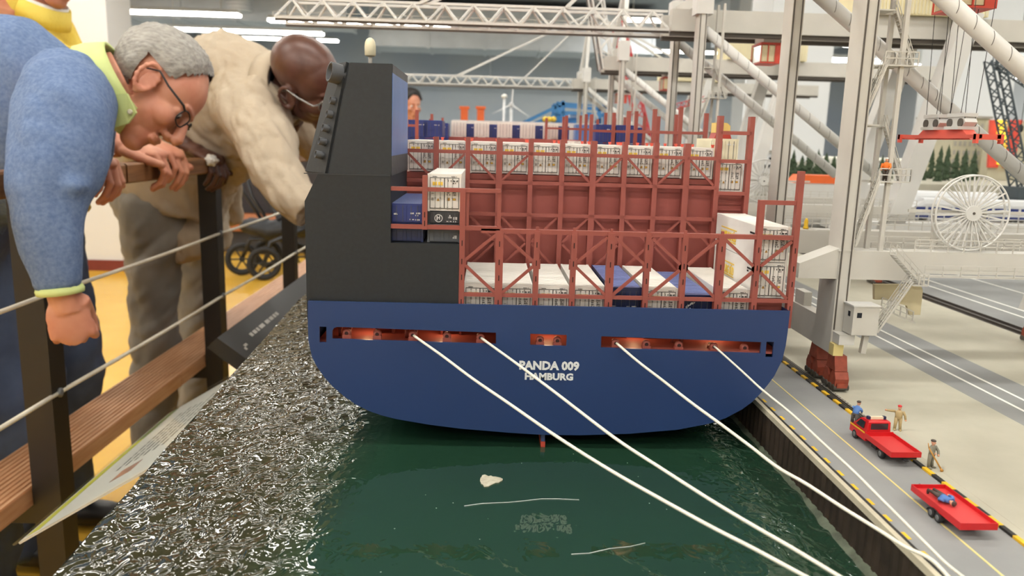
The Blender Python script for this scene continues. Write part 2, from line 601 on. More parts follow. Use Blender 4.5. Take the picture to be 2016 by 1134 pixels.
duct_box((-5.0, 9.9, 2.42), (-1.75, 10.7, 2.94), 'long rectangular galvanised duct above the aisle lamps')
duct_box((-1.6, 11.0, 2.30), (2.2, 11.8, 2.86), 'wide rectangular galvanised duct above the container ship')
duct_box((2.6, 8.9, 2.25), (3.9, 9.5, 2.7), 'short rectangular duct between the white pillars')
t = thing('spiral_duct', 'round spiral galvanised duct dropping from the ceiling', 'duct', (-2.85, 9.4, 2.45))
pr = []
for i in range(13):
    pr += [(0.15, i * 0.04), (0.158, i * 0.04 + 0.01), (0.15, i * 0.04 + 0.02)]
MB().lathe((-2.85, 9.4, 2.45), (0, 0, 1), pr, 20).build('duct_body', M['duct'], t)
t = thing('round_duct', 'fat round galvanised duct running across under the ceiling', 'duct', (4.3, 7.2, 2.0))
MB().cyl((3.5, 7.2, 2.05), (6.9, 7.2, 2.05), 0.17, n=20).build('duct_body', M['duct'], t)
for x in (3.6, 4.6, 5.6):
    MB().cyl((x, 7.2, 2.05), (x + 0.04, 7.2, 2.05), 0.18, n=20).build('flange', M['duct'], t)
    MB().cyl((x, 7.2, 2.2), (x, 7.2, ZC), 0.008, n=6).build('hanger', M['steel'], t)
t = thing('pipe_run', 'thin straight conduit pipe along the wall under the lamps', 'pipe', (0, 13.8, 2.1))
MB().cyl((-5.0, 13.9, 2.12), (5, 13.9, 2.12), 0.04, n=10).build('pipe', M['duct'], t)
for x in (-3, 0, 3):
    MB().cyl((x, 13.9, 2.12), (x, 13.9, ZC), 0.012, n=6).build('hanger', M['duct'], t)

# ================================================================== the layout table, water and quay
ZW, ZQ = 0.865, 0.900
struct(MB().box((-0.235, 0.1, 0.30), (0.24, 6.0, 0.845)).build('floor_layout_base', M['bench_dark']), 'dark body of the exhibition table under the water')
struct(MB().box((0.24, 0.1, 0.30), (6.6, 8.58, 0.845)).build('floor_land_base', M['bench_dark']), 'dark body of the exhibition table under the quay')


def water_mat():
    m = bpy.data.materials.new('harbour_water')
    m.use_nodes = True
    nt = m.node_tree
    N, L = nt.nodes, nt.links
    b = N['Principled BSDF']
    b.inputs['Roughness'].default_value = 0.02
    b.inputs['Specular IOR Level'].default_value = 0.6
    b.inputs['Coat Weight'].default_value = 0.0
    b.inputs['Coat Roughness'].default_value = 0.03
    tc = N.new('ShaderNodeTexCoord')
    sx = N.new('ShaderNodeSeparateXYZ')
    L.new(tc.outputs['Object'], sx.inputs[0])
    n = N.new('ShaderNodeTexNoise')
    n.inputs['Scale'].default_value = 7
    n.inputs['Detail'].default_value = 5
    L.new(tc.outputs['Object'], n.inputs['Vector'])
    # olive near the edge of the table, deep green in the berth
    ad = N.new('ShaderNodeMath')
    ad.operation = 'MULTIPLY_ADD'
    ad.inputs[1].default_value = 0.10
    L.new(n.outputs['Fac'], ad.inputs[0])
    L.new(sx.outputs['X'], ad.inputs[2])
    mr = N.new('ShaderNodeMapRange')
    mr.inputs['From Min'].default_value = -0.12
    mr.inputs['From Max'].default_value = -0.02
    mr.interpolation_type = 'SMOOTHSTEP'
    L.new(ad.outputs[0], mr.inputs['Value'])
    r = N.new('ShaderNodeMix')
    r.data_type = 'RGBA'
    r.inputs[6].default_value = lin((42, 44, 30))
    r.inputs[7].default_value = lin((32, 60, 44))
    L.new(mr.outputs[0], r.inputs[0])
    # small pale specks scattered over the surface
    v = N.new('ShaderNodeTexVoronoi')
    v.inputs['Scale'].default_value = 70
    L.new(tc.outputs['Object'], v.inputs['Vector'])
    lt = N.new('ShaderNodeMath')
    lt.operation = 'LESS_THAN'
    lt.inputs[1].default_value = 0.028
    L.new(v.outputs['Distance'], lt.inputs[0])
    mx = N.new('ShaderNodeMix')
    mx.data_type = 'RGBA'
    mx.inputs[7].default_value = lin((190, 200, 190))
    L.new(lt.outputs[0], mx.inputs[0])
    L.new(r.outputs[2], mx.inputs[6])
    L.new(mx.outputs[2], b.inputs['Base Color'])
    # ripples: lively along the table edge and the quay, calm astern of the hull
    ax = N.new('ShaderNodeMath')
    ax.operation = 'SUBTRACT'
    ax.inputs[1].default_value = 0.035
    L.new(sx.outputs['X'], ax.inputs[0])
    ab = N.new('ShaderNodeMath')
    ab.operation = 'ABSOLUTE'
    L.new(ax.outputs[0], ab.inputs[0])
    k = N.new('ShaderNodeMapRange')
    k.inputs['From Min'].default_value = 0.11
    k.inputs['From Max'].default_value = 0.19
    k.inputs['To Min'].default_value = 0.06
    L.new(ab.outputs[0], k.inputs['Value'])
    mp = N.new('ShaderNodeMapping')
    mp.inputs['Scale'].default_value = (1.0, 0.75, 1.0)
    mp.inputs['Rotation'].default_value = (0, 0, 0.5)
    L.new(tc.outputs['Object'], mp.inputs['Vector'])
    n1 = N.new('ShaderNodeTexNoise')
    n1.inputs['Scale'].default_value = 80
    n1.inputs['Detail'].default_value = 1.5
    n1.inputs['Distortion'].default_value = 1.2
    L.new(mp.outputs[0], n1.inputs['Vector'])
    bp = N.new('ShaderNodeBump')
    bp.inputs['Distance'].default_value = 0.0029
    L.new(k.outputs[0], bp.inputs['Strength'])
    L.new(n1.outputs['Fac'], bp.inputs['Height'])
    L.new(bp.outputs[0], b.inputs['Normal'])
    L.new(bp.outputs[0], b.inputs['Coat Normal'])
    return m


M['water'] = water_mat()
from mathutils import noise
wm = MB()
NX, NY = 130, 300
vs_, fs = [], []
for j in range(NY + 1):
    y = 0.12 + (6.0 - 0.12) * (j / NY) ** 2.2
    xl = -0.246 - 0.045 * max(0, min(1, (y - 0.42) / 0.8))
    for i in range(NX + 1):
        x = xl + (0.245 - xl) * i / NX
        e = max(0.08, min(1, (abs(x - 0.035) - 0.11) / 0.08))
        h = noise.noise(Vector((x * 55, y * 40, 0))) * 0.0016 + noise.noise(Vector((x * 140, y * 110, 3))) * 0.0010
        vs_.append((x, y, ZW + h * e))
for j in range(NY):
    for i in range(NX):
        a = j * (NX + 1) + i
        fs.append([a, a + 1, a + NX + 2, a + NX + 1])
wm.add(vs_, fs, 0, True)
wo = struct(wm.build('water', M['water']), 'dark green rippled harbour water')
ed = MB()
for j in range(0, NY, 6):
    a, b = vs_[j * (NX + 1)], vs_[min(j + 6, NY) * (NX + 1)]
    ed.quad((a[0], a[1], ZW - 0.02), (b[0], b[1], ZW - 0.02), b, a)
struct(ed.build('water_edge', M['bench_dark'], wo))

# paint chip and scratches on the water skin
c = PZ(964, 946, ZW + 0.0004)
pts = []
for i in range(26):
    a = 2 * PI * i / 26
    r_ = 1 + 0.28 * math.sin(a * 3 + 1) * random.uniform(0.4, 1) + random.uniform(-0.13, 0.13)
    pts.append((c.x + 0.0082 * r_ * math.cos(a), c.y + 0.0085 * r_ * math.sin(a), ZW + 0.0002))
chip = MB().prism(pts, (0, 0, 0.0006)).build('paint_chip', mat('bare_plaster', (206, 203, 184), 0.8, scale=300, rgb2=(176, 168, 146)))
tag(chip, 'ragged white patch of bare plaster in the green water', 'paint chip')
for pl_ in ([(914, 996), (950, 991), (1000, 989), (1040, 985), (1065, 982), (1100, 982), (1140, 984)], [(1125, 1091), (1160, 1089), (1200, 1080), (1240, 1076), (1270, 1069)]):
    o = MB().tube([PZ(x, y, ZW + 0.0003) for x, y in pl_], 0.00022, 5).build('hair_scratch', M['letter'])
    tag(o, 'fine curved white scratch on the dark green water surface', 'scratch', 'scratches on the water')

# ---- quay
YQ0, YQ1 = 0.12, 6.0
quay = struct(MB().box((0.2405, YQ0, 0.845), (6.6, 8.58, ZQ - 0.0015)).build('ground_quay', M['concrete']), 'pale concrete harbour quay')


def strip(name, x0, x1, m_, h=0.0015, y0=YQ0, y1=YQ1, z0=None):
    z0 = ZQ - 0.0015 if z0 is None else z0
    return struct(MB().box((x0, y0, z0), (x1, y1, z0 + h)).build(name, m_, quay))


strip('capping_beam', 0.2385, 0.2420, mat('cap_concrete', (196, 188, 166), 0.8, var=0.12, scale=60), 0.0045, z0=ZQ - 0.003)
strip('fender_strip', 0.2420, 0.2450, M['blackpaint'], 0.0022)
strip('quay_lane', 0.2450, 0.3090, M['asphalt'])
strip('apron_slab', 0.3215, 0.4450, M['concrete'])
strip('road_lane', 0.4450, 0.5200, M['road'])
strip('yard_slab', 0.5200, 0.6600, M['concrete'])
strip('rail_bed', 0.6600, 0.6900, M['sheetpile'], 0.0012)
strip('far_road', 0.6900, 1.0, M['road'])
strip('yard_slab', 1.0, 6.6, M['concrete'])
strip('track_slot', 0.3130, 0.3215, mat('slot_concrete', (112, 108, 98), 0.8, var=0.15, scale=80), 0.0006, y0=0.60)
strip('apron_edge', 0.3130, 0.3215, M['concrete'], 0.0014, y1=0.60)
strip('kerb_base', 0.3090, 0.3130, M['asphalt'], 0.0013)
for x in (0.3165, 0.3187):
    strip('rail', x, x + 0.0008, M['steel'], 0.0016, y0=0.60)
for x in (0.667, 0.682):
    strip('rail', x, x + 0.002, M['steel'], 0.004)
me = MB().cbox((0, 0, 0), (0.0016, 0.0024, 0.0014)).mesh('rail_clip', M['decal_grey'])
y = 0.603
while y < 0.72:
    o = link('rail_clip', me, quay)
    o.location = (0.3204, y, ZQ - 0.0006)
    y += 0.0052
# kerb blocks, black and yellow by turns
kb = [MB().cbox((0, 0, 0), (0.0030, 0.0120, 0.0022)).mesh('kerb_block', M[k]) for k in ('yellowpaint', 'blackpaint')]
y, i = 0.36, 0
while y < 1.6:
    o = link('kerb_block', kb[i % 2], quay)
    o.location = (0.3112, y, ZQ + 0.0004)
    y += 0.0122
    i += 1
# painted markings
dm = MB().box((-0.0011, -0.0042, 0), (0.0011, 0.0042, 0.0002)).mesh('dash_marking', M['yellowpaint'])
y = 0.372
while y < 1.3:
    o = link('dash_marking', dm, quay)
    o.location = (0.2472, y, ZQ)
    y += 0.0218
struct(MB().box((0.2762, YQ0, ZQ), (0.2776, YQ1, ZQ + 0.0002)).build('line_marking', M['paleyellow'], quay))
for x in (0.4700, 0.4905):
    struct(MB().box((x - 0.0016, YQ0, ZQ), (x + 0.0016, YQ1, ZQ + 0.0002)).build('line_marking', M['whitepaint'], quay))
for x in (0.735, 0.765, 0.86):
    struct(MB().box((x - 0.002, YQ0, ZQ), (x + 0.002, YQ1, ZQ + 0.0002)).build('line_marking', M['whitepaint'], quay))
# sheet piling
sp = MB()
poly = []
y = YQ0
k = 0
while y < 2.2:
    for dx, dy in ((0, 0.0015), (0, 0.0045), (0.0014, 0.006), (0.0014, 0.0085)):
        poly.append((0.2390 + dx, y + dy))
    y += 0.0100
vv = [(x, y_, 0.845) for x, y_ in poly] + [(x, y_, ZQ - 0.001) for x, y_ in poly]
n_ = len(poly)
sp.add(vv, [[i, i + 1, n_ + i + 1, n_ + i] for i in range(n_ - 1)])
struct(tag(sp.build('wall_sheet_piling', M['sheetpile']), 'dark brown steel sheet piling below the quay edge'))
fm = MB()
vs_, fs = [], []
for j in range(160):
    y = 0.30 + j * 0.008
    for i in range(5):
        wv = 0.004 + 0.0035 * noise.noise(Vector((0.3, y * 60, 1)))
        vs_.append((0.2395 - wv * i / 4, y, ZW + 0.003 * (1 - i / 4) + 0.0008 * noise.noise(Vector((i, y * 150, 2))) - 0.0008 * (i == 4)))
for j in range(159):
    for i in range(4):
        a = j * 5 + i
        fs.append([a, a + 1, a + 6, a + 5])
fm.add(vs_, fs, 0, True)
struct(fm.build('water_foam', M['foam'], wo))


# ================================================================== little people of the harbour
def figure(name, label, loc, rz, m_body, m_legs, m_hat, arms, stance=0.0035, h=0.0205, lean=0.0, lying=False, extra=None):
    """H0 figure about 20 mm tall, made as one skin; hat as a part."""
    t = thing(name, label, 'figurine', loc, None)
    t.rotation_euler = (0, 0, rz)
    k = h / 0.0205
    R = Matrix.Rotation(PI / 2, 4, 'X') if lying else Matrix.Identity(4)
    legs = MB()
    for s_ in (-1, 1):
        legs.tube([(s_ * stance * 0.6, 0, 0.0003), (s_ * stance * 0.5, 0.0003, 0.005), (s_ * 0.0013, 0.0, 0.0105)], [0.0010, 0.0012, 0.0017], 8)
        legs.ell((s_ * stance * 0.62, -0.0008, 0.0006), (0.0010, 0.0021, 0.0008), nu=8, nv=6)
    legs.ell((0, 0, 0.0104), (0.0029, 0.0020, 0.0016), nu=10, nv=6)
    tor = MB()
    tor.tube([(0, 0, 0.0098), (0, -lean * 0.3, 0.0125), (0, -lean * 0.7, 0.0150), (0, -lean, 0.0168)], [(0.0027, 0.0019), (0.0027, 0.0019), (0.0032, 0.0019), (0.0016, 0.0013)], 10)
    for pts in arms:
        tor.tube([(p[0], p[1], p[2]) for p in pts], [0.0011, 0.0010, 0.0008][:len(pts)], 7)
    hd = MB()
    hd.tube([(0, -lean, 0.0165), (0, -lean * 1.1, 0.0180)], 0.0008, 7)
    hd.ell((0, -lean * 1.15 - 0.0002, 0.0190), (0.0014, 0.0016, 0.0018), nu=10, nv=8)
    hd.ell((0, -lean * 1.15 - 0.0018, 0.0188), (0.0003, 0.0004, 0.0004), nu=6, nv=4)
    for pts in arms:
        hd.ell(pts[-1], (0.0009, 0.0009, 0.0009), nu=8, nv=6)
    hat = MB()
    hat.ell((0, -lean * 1.15, 0.0202), (0.0017, 0.0019, 0.0010), nu=10, nv=6)
    for mb, nm, mm in ((legs, 'legs', m_legs), (tor, 'torso', m_body), (hd, 'head', M['fig_skin']), (hat, 'hat', m_hat)):
        for i, v in enumerate(mb.v):
            v = v * k
            mb.v[i] = (R @ v) + (Vector((0, 0, 0.0022)) if lying else Vector((0, 0, 0)))
        mb.build(nm, mm, t, local=True)
    return t


zq = ZQ
f1 = PZ(1690, 843, zq)
figure('worker_figure', 'tiny figure in a blue shirt bending over beside the truck cab', (0.2990, 0.5945, zq), 2.2, M['fig_blue'], M['fig_dark'], M['fig_dark'],
       [[(-0.003, -0.002, 0.0155), (-0.003, -0.0045, 0.0128), (-0.0018, -0.0068, 0.0115)], [(0.003, -0.002, 0.0155), (0.003, -0.0045, 0.0128), (0.0018, -0.0068, 0.0115)]], lean=0.0035)
f2 = PZ(1766, 847, zq)
figure('worker_figure', 'tiny tan clad figure with a red cap pointing sideways behind the truck', (f2.x, f2.y, zq), -0.35, M['brown_fig'], M['brown_fig'], M['firered'],
       [[(-0.003, 0, 0.0157), (-0.0062, -0.0006, 0.0158), (-0.0098, -0.0010, 0.0160)], [(0.003, 0, 0.0157), (0.0046, 0.0004, 0.0125), (0.0052, -0.0006, 0.0092)]])
f3 = PZ(1831, 921, zq)
figure('worker_figure', 'tiny grey clad figure with a dark cap standing with a pole', (f3.x, f3.y, zq), 0.5, M['fig_grey'], M['fig_grey'], M['fig_dark'],
       [[(-0.003, 0, 0.0157), (-0.0044, -0.0018, 0.0132), (-0.0030, -0.0040, 0.0125)], [(0.003, 0, 0.0157), (0.0042, -0.0018, 0.0125), (0.0012, -0.0040, 0.0105)]])
st = MB()
a, b = Vector((f3.x - 0.0052, f3.y - 0.0042, ZQ + 0.0165)), Vector((f3.x + 0.0050, f3.y - 0.0062, ZQ + 0.0004))
st.tube([a, a.lerp(b, 0.5), b], [0.0005, 0.0005, 0.0006], 7)
st.tube([b + (a - b) * 0.12, b], [0.0006, 0.0012], 7)
st.tube([a, a + Vector((-0.0010, 0, 0.0035))], [0.0005, 0.0003], 6)
tag(st.build('wooden_pole', M['stick']), 'thin ochre wooden pole held by the grey clad figure', 'pole')


# ---- red flatbed truck
def wheel(parent, c, r, w_, ax=(1, 0, 0)):
    c = Vector(c)
    ax = Vector(ax)
    o = MB().lathe(c - ax * w_ / 2, ax, [(r * 0.86, 0), (r, w_ * 0.18), (r, w_ * 0.82), (r * 0.86, w_)], 20).build('wheel', M['tyre'], parent, local=True)
    MB().lathe(c - ax * (w_ / 2 + 0.0002), ax, [(r * 0.25, 0), (r * 0.58, 0.0001), (r * 0.6, w_ + 0.0003), (r * 0.3, w_ + 0.0004)], 14).build('rim', M['rim'], o, local=True)


tk = thing('flatbed_truck', 'red flatbed truck with an empty loading bed and yellow side stripe', 'truck', (0.2985, 0.5205, ZQ))
# local axes: +y towards the cab (away from the lens); x across
W2 = 0.0125
mb = MB()
mb.box((-W2, -0.006, 0.0092), (W2, 0.038, 0.0100))
mb.build('bed_floor', M['truckfloor'], tk, local=True)
for nm, lo, hi in (('bed_side', (-W2 - 0.0006, -0.0066, 0.0086), (-W2, 0.038, 0.0132)), ('bed_side', (W2, -0.0066, 0.0086), (W2 + 0.0006, 0.038, 0.0132)),
                   ('tailboard', (-W2 - 0.0006, -0.0072, 0.0086), (W2 + 0.0006, -0.0064, 0.0132)), ('headboard', (-W2 - 0.0006, 0.0376, 0.0086), (W2 + 0.0006, 0.0384, 0.0138))):
    MB().box(lo, hi).build(nm, M['firered'], tk, local=True)
mb = MB()
for x in (-0.0045, 0.0045):
    mb.box((x - 0.0009, -0.004, 0.0058), (x + 0.0009, 0.045, 0.0088))
mb.box((-0.011, -0.0045, 0.0058), (0.011, -0.0025, 0.0086))
mb.box((-0.0105, 0.022, 0.0035), (0.0105, 0.030, 0.0075))
mb.build('chassis', M['tyre'], tk, local=True)
MB().box((-0.0015, -0.0095, 0.0056), (0.0015, -0.004, 0.0068)).build('tow_hitch', M['tyre'], tk, local=True)
cab = MB()
prof = [(0.0390, 0.0048), (0.0390, 0.0222), (0.0400, 0.0232), (0.0500, 0.0232), (0.0525, 0.0225), (0.0590, 0.0165), (0.0665, 0.0135), (0.0678, 0.0110), (0.0680, 0.0048)]
ins = [0.0, 0.0014, 0.0022, 0.0022, 0.0018, 0.0006, 0.0003, 0.0, 0.0]
W3 = 0.0116
cab.add([(-W3 + i, y, z) for (y, z), i in zip(prof, ins)] + [(W3 - i, y, z) for (y, z), i in zip(prof, ins)],
        [list(range(9))[::-1], list(range(9, 18))] + [[i, (i + 1) % 9, 9 + (i + 1) % 9, 9 + i] for i in range(9)])
cb = cab.build('cab', M['firered'], tk, local=True)
MB().box((-0.0082, 0.0386, 0.0158), (0.0082, 0.0391, 0.0212)).build('rear_window', M['tglass'], cb, local=True)
for x in (-0.0086, 0.0080):
    MB().box((x, 0.0383, 0.0152), (x + 0.0006, 0.0390, 0.0218)).build('window_trim', M['firered'], cb, local=True)
for s_ in (-1, 1):
    q = MB()
    q.prism([(s_ * 0.01145, 0.0440, 0.0150), (s_ * 0.01145, 0.0575, 0.0150), (s_ * 0.0103, 0.0520, 0.0212), (s_ * 0.0103, 0.0440, 0.0212)], (s_ * 0.0004, 0, 0))
    q.build('side_window', M['tglass'], cb, local=True)
    MB().box((s_ * 0.01175 - 0.0001, 0.0395, 0.0112), (s_ * 0.01175 + 0.0001, 0.0676, 0.0126)).build('side_stripe', M['yellowpaint'], cb, local=True)
    MB().box((s_ * 0.0136 - 0.0014, 0.0585, 0.0150), (s_ * 0.0136 + 0.0004, 0.0595, 0.0180)).build('mirror', M['tyre'], cb, local=True)
q = MB()
q.prism([(-0.0096, 0.0532, 0.0222), (0.0096, 0.0532, 0.0222), (0.0106, 0.0588, 0.0171), (-0.0106, 0.0588, 0.0171)], (0, 0.0004, 0.0004))
q.build('windscreen', M['tglass'], cb, local=True)
lb = MB().box((-0.0064, 0.0440, 0.0234), (0.0064, 0.0468, 0.0258)).build('light_bar', M['cream'], cb, local=True)
for s_ in (-1, 1):
    MB().box((s_ * 0.0072 - 0.0012, 0.0438, 0.0233), (s_ * 0.0072 + 0.0012, 0.0470, 0.0260)).build('beacon', M['navy'], lb, local=True)
for s_ in (-1, 1):
    wheel(tk, (s_ * 0.0104, 0.0585, 0.0042), 0.0042, 0.0030)
    wheel(tk, (s_ * 0.0104, 0.0120, 0.0042), 0.0042, 0.0036)
tk.rotation_euler = (0, 0, math.radians(1.5))
tk.scale = (0.84, 0.84, 0.84)

# ---- red trailer with a figure lying in it
tr = thing('flatbed_trailer', 'red twin axle flatbed trailer with low side boards', 'trailer', (0.2866, 0.4118, ZQ))
TL, TW = 0.071, 0.0150
MB().box((-TW, 0, 0.0102), (TW, TL, 0.0110)).build('bed_floor', M['truckfloor'], tr, local=True)
for nm, lo, hi in (('bed_side', (-TW - 0.0006, 0, 0.0088), (-TW, TL, 0.0146)), ('bed_side', (TW, 0, 0.0088), (TW + 0.0006, TL, 0.0146)),
                   ('tailboard', (-TW - 0.0006, -0.0008, 0.0088), (TW + 0.0006, 0, 0.0146)), ('headboard', (-TW - 0.0006, TL, 0.0088), (TW + 0.0006, TL + 0.0008, 0.0146))):
    MB().box(lo, hi).build(nm, M['firered'], tr, local=True)
mb = MB()
mb.box((-0.006, 0.004, 0.0066), (-0.004, TL, 0.0090))
mb.box((0.004, 0.004, 0.0066), (0.006, TL, 0.0090))
mb.box((-0.0125, 0.028, 0.0040), (0.0125, 0.0295, 0.0055))
mb.box((-0.0125, 0.0380, 0.0040), (0.0125, 0.0395, 0.0055))
mb.build('chassis', M['tyre'], tr, local=True)
MB().tube([(0, TL, 0.0078), (0, TL + 0.010, 0.0078), (0, TL + 0.014, 0.0085)], 0.0008, 8).build('drawbar', M['tyre'], tr, local=True)
for s_ in (-1, 1):
    for yy in (0.0288, 0.0388):
        wheel(tr, (s_ * 0.0146, yy, 0.0044), 0.0044, 0.0034)
    fd = MB()
    for i in range(7):
        a0, a1 = PI * i / 7, PI * (i + 1) / 7
        fd.prism([(s_ * 0.0146 - 0.002, 0.0338 + 0.0106 * math.cos(a0), 0.0044 + 0.0054 * math.sin(a0)), (s_ * 0.0146 - 0.002, 0.0338 + 0.0106 * math.cos(a1), 0.0044 + 0.0054 * math.sin(a1)),
                  (s_ * 0.0146 - 0.002, 0.0338 + 0.0100 * math.cos(a1), 0.0044 + 0.0048 * math.sin(a1)), (s_ * 0.0146 - 0.002, 0.0338 + 0.0100 * math.cos(a0), 0.0044 + 0.0048 * math.sin(a0))], (0.004, 0, 0))
    fd.build('mudguard', M['tyre'], tr, local=True)
tr.rotation_euler = (0, 0, math.radians(0.8))
tr.scale = (0.72, 0.72, 0.72)
ly = figure('worker_figure', 'tiny figure in a blue top lying flat on the trailer bed', (0.2830, 0.4560, ZQ + 0.0082), 0.17, M['fig_blue'], M['fig_dark'], M['fig_dark'],
            [[(-0.003, 0, 0.0157), (-0.0050, 0.0006, 0.0135), (-0.0030, -0.0016, 0.0112)], [(0.003, 0, 0.0157), (0.0048, 0.0006, 0.0132), (0.0048, 0.0004, 0.0100)]], lying=True)

# ================================================================== the container ship
YT, YA, YB = 0.625, 0.637, 0.765            # transom, aft lashing bridge, second lashing bridge
X0, PIT = -0.0197, 0.0303                    # cell grid of the deck


def XK(k):
    return X0 + PIT * k


ZT = 0.9875
ZD = 0.9712                                  # deck
ship = thing('container_ship', 'blue hulled container ship model seen from its flat stern', 'ship', (0.0537, YT, 0.86))


def px2(pts, Y):
    return [(P(x, y, Y).x, P(x, y, Y).z) for x, y in pts]


OUT = [(606, 588), (606, 640), (607, 670), (614, 702), (624, 722), (638, 742), (655, 761), (676, 779), (700, 796), (726, 809), (752, 818), (780, 825), (844, 836), (907, 844), (1003, 852), (1066, 856),
       (1140, 857), (1239, 854), (1334, 846), (1397, 834), (1429, 823), (1461, 806), (1480, 792), (1498, 774), (1512, 757), (1524.5, 740), (1540, 709), (1547, 680), (1551, 652), (1555, 617)]
outl = px2(OUT, YT)
outl[0] = (outl[0][0], ZT)
outl[-1] = (outl[-1][0], ZT)
WIN = [[(629, 643), (642.5, 643.5), (642.5, 674.5), (629, 674)],
       [(654, 652), (657, 646), (664, 643.5), (976.5, 655), (976.5, 677.5), (654, 667)],
       [(1044, 657), (1116, 659.5), (1115, 681.5), (1044, 679.5)],
       [(1184, 662), (1499, 673.5), (1497, 696), (1183, 684.5)],
       [(1509, 673), (1524, 673), (1521, 703.5), (1507, 703)]]
hm = plate_mesh(outl, [px2(w_, YT) for w_ in WIN], 0.0022)
for v in hm.v:
    v.y += YT
hull = hm.build('transom', M['hull'], ship)
# hull shell forward of the transom
secs = []
for Y, dz, kx in ((YT + 0.0022, 0.0, 1.0), (0.66, -0.010, 1.0), (0.72, -0.022, 1.0), (0.80, -0.03, 1.0), (2.3, -0.03, 1.0), (2.7, -0.03, 0.7), (3.0, -0.03, 0.06)):
    cx = 0.0537
    r = []
    for (x, z) in outl:
        t_ = max(0, min(1, (0.955 - z) / 0.06))
        r.append((cx + (x - cx) * kx, Y, z + dz * t_))
    secs.append(r)
sh = MB()
n_ = len(outl)
fs = []
for i in range(len(secs) - 1):
    for k in range(n_ - 1):
        fs.append([i * n_ + k, i * n_ + k + 1, (i + 1) * n_ + k + 1, (i + 1) * n_ + k])
sh.add([p for r in secs for p in r], fs, 0, False)
sh.build('hull_shell', M['hull'], ship)
# decks inside
XA, XB = outl[0][0] + 0.001, outl[-1][0] - 0.001
MB().box((XA, YT + 0.0022, ZD - 0.0025), (XB, 2.30, ZD)).build('main_deck', M['red'], ship)
MOORZ = P(980, 680, YT).z - 0.0015
md = MB().box((XA + 0.004, YT + 0.0023, MOORZ - 0.002), (XB - 0.004, 0.70, MOORZ)).build('mooring_deck', M['red'], ship)
bk = MB().box((XA + 0.004, 0.690, MOORZ), (XB - 0.004, 0.700, ZD - 0.0025)).build('mooring_bulkhead', M['red'], ship)


def chock(px, py):
    c = P(px, py, YT + 0.006)
    m_ = MB()
    m_.box((c.x - 0.0034, YT + 0.0035, MOORZ), (c.x + 0.0034, YT + 0.0090, c.z - 0.0012))
    m_.lathe((c.x, YT + 0.0040, c.z), (0, 1, 0), [(0.0017, 0), (0.0031, 0.0002), (0.0034, 0.002), (0.0031, 0.0042), (0.0017, 0.0044)], 14)
    m_.lathe((c.x, YT + 0.00385, c.z), (0, 1, 0), [(0.0001, 0), (0.0016, 0)], 12, mi=1, caps=False)
    m_.build('chock', [M['red'], M['slot']], md)
    return c


CH = [(683, 655), (743, 657), (813, 659), (880, 661), (946, 664), (1063, 669), (1097, 670), (1212, 675), (1272, 677), (1336, 679), (1405, 682), (1465, 684)]
chocks = [chock(*c_) for c_ in CH]
for i, x in enumerate((-0.118, -0.088, -0.062, -0.03, 0.03, 0.13, 0.165, 0.215)):
    b = MB()
    if i % 2:
        b.cyl((x - 0.006, 0.668, MOORZ + 0.006), (x + 0.008, 0.668, MOORZ + 0.006), 0.004, n=12)
        b.box((x - 0.008, 0.663, MOORZ), (x - 0.006, 0.673, MOORZ + 0.010))
        b.box((x + 0.008, 0.663, MOORZ), (x + 0.010, 0.673, MOORZ + 0.010))
        b.build('winch', M['red'], md)
    else:
        for d in (-0.004, 0.004):
            b.cyl((x + d, 0.652, MOORZ), (x + d, 0.652, MOORZ + 0.0075), 0.0016, n=10)
            b.cyl((x + d, 0.652, MOORZ + 0.0065), (x + d, 0.652, MOORZ + 0.0078), 0.0021, n=10)
        b.build('bollard', M['red'], md)
for x in (-0.10, -0.035, 0.055, 0.13, 0.20):
    ld = bpy.data.lights.new('deck_lamp', 'POINT')
    ld.energy = 0.012
    ld.color = (1.0, 0.62, 0.32)
    ld.shadow_soft_size = 0.003
    lo = bpy.data.objects.new('deck_lamp', ld)
    col.objects.link(lo)
    lo.parent = md
    lo.location = Vector((x, 0.662, ZD - 0.006)) - ship.location
# name and port on the stern
tx = MB()
a, b = P(1022, 728, YT), P(1140, 730, YT)
text_into(tx, 'PANDA 009', (a.x, YT - 0.0001, a.z), (1, 0, 0), (0, 0, 1), b.x - a.x, 0.0080, 0.0003, 0, 0.045)
tx.build('lettering', M['letter'], hull)
tx = MB()
a, b = P(1033, 747.5, YT), P(1128, 749, YT)
text_into(tx, 'HAMBURG', (a.x, YT - 0.0001, a.z), (1, 0, 0), (0, 0, 1), b.x - a.x, 0.0062, 0.0003, 0, 0.045)
tx.build('lettering', M['letter'], hull)
# rudder
ru = MB()
cx = P(1067, 870, 0.64).x
ru.prism([(cx - 0.0016, 0.629, 0.868), (cx - 0.0016, 0.660, 0.868), (cx - 0.0016, 0.664, 0.885), (cx - 0.0016, 0.633, 0.885)], (0.0032, 0, 0))
rud = ru.build('rudder', M['hull'], ship)
ru = MB()
ru.prism([(cx - 0.0018, 0.6275, 0.860), (cx - 0.0018, 0.660, 0.860), (cx - 0.0018, 0.660, 0.8695), (cx - 0.0018, 0.6285, 0.8695)], (0.0036, 0, 0))
ru.build('rudder_foot', mat('antifouling_red', (190, 70, 50), 0.5), rud)

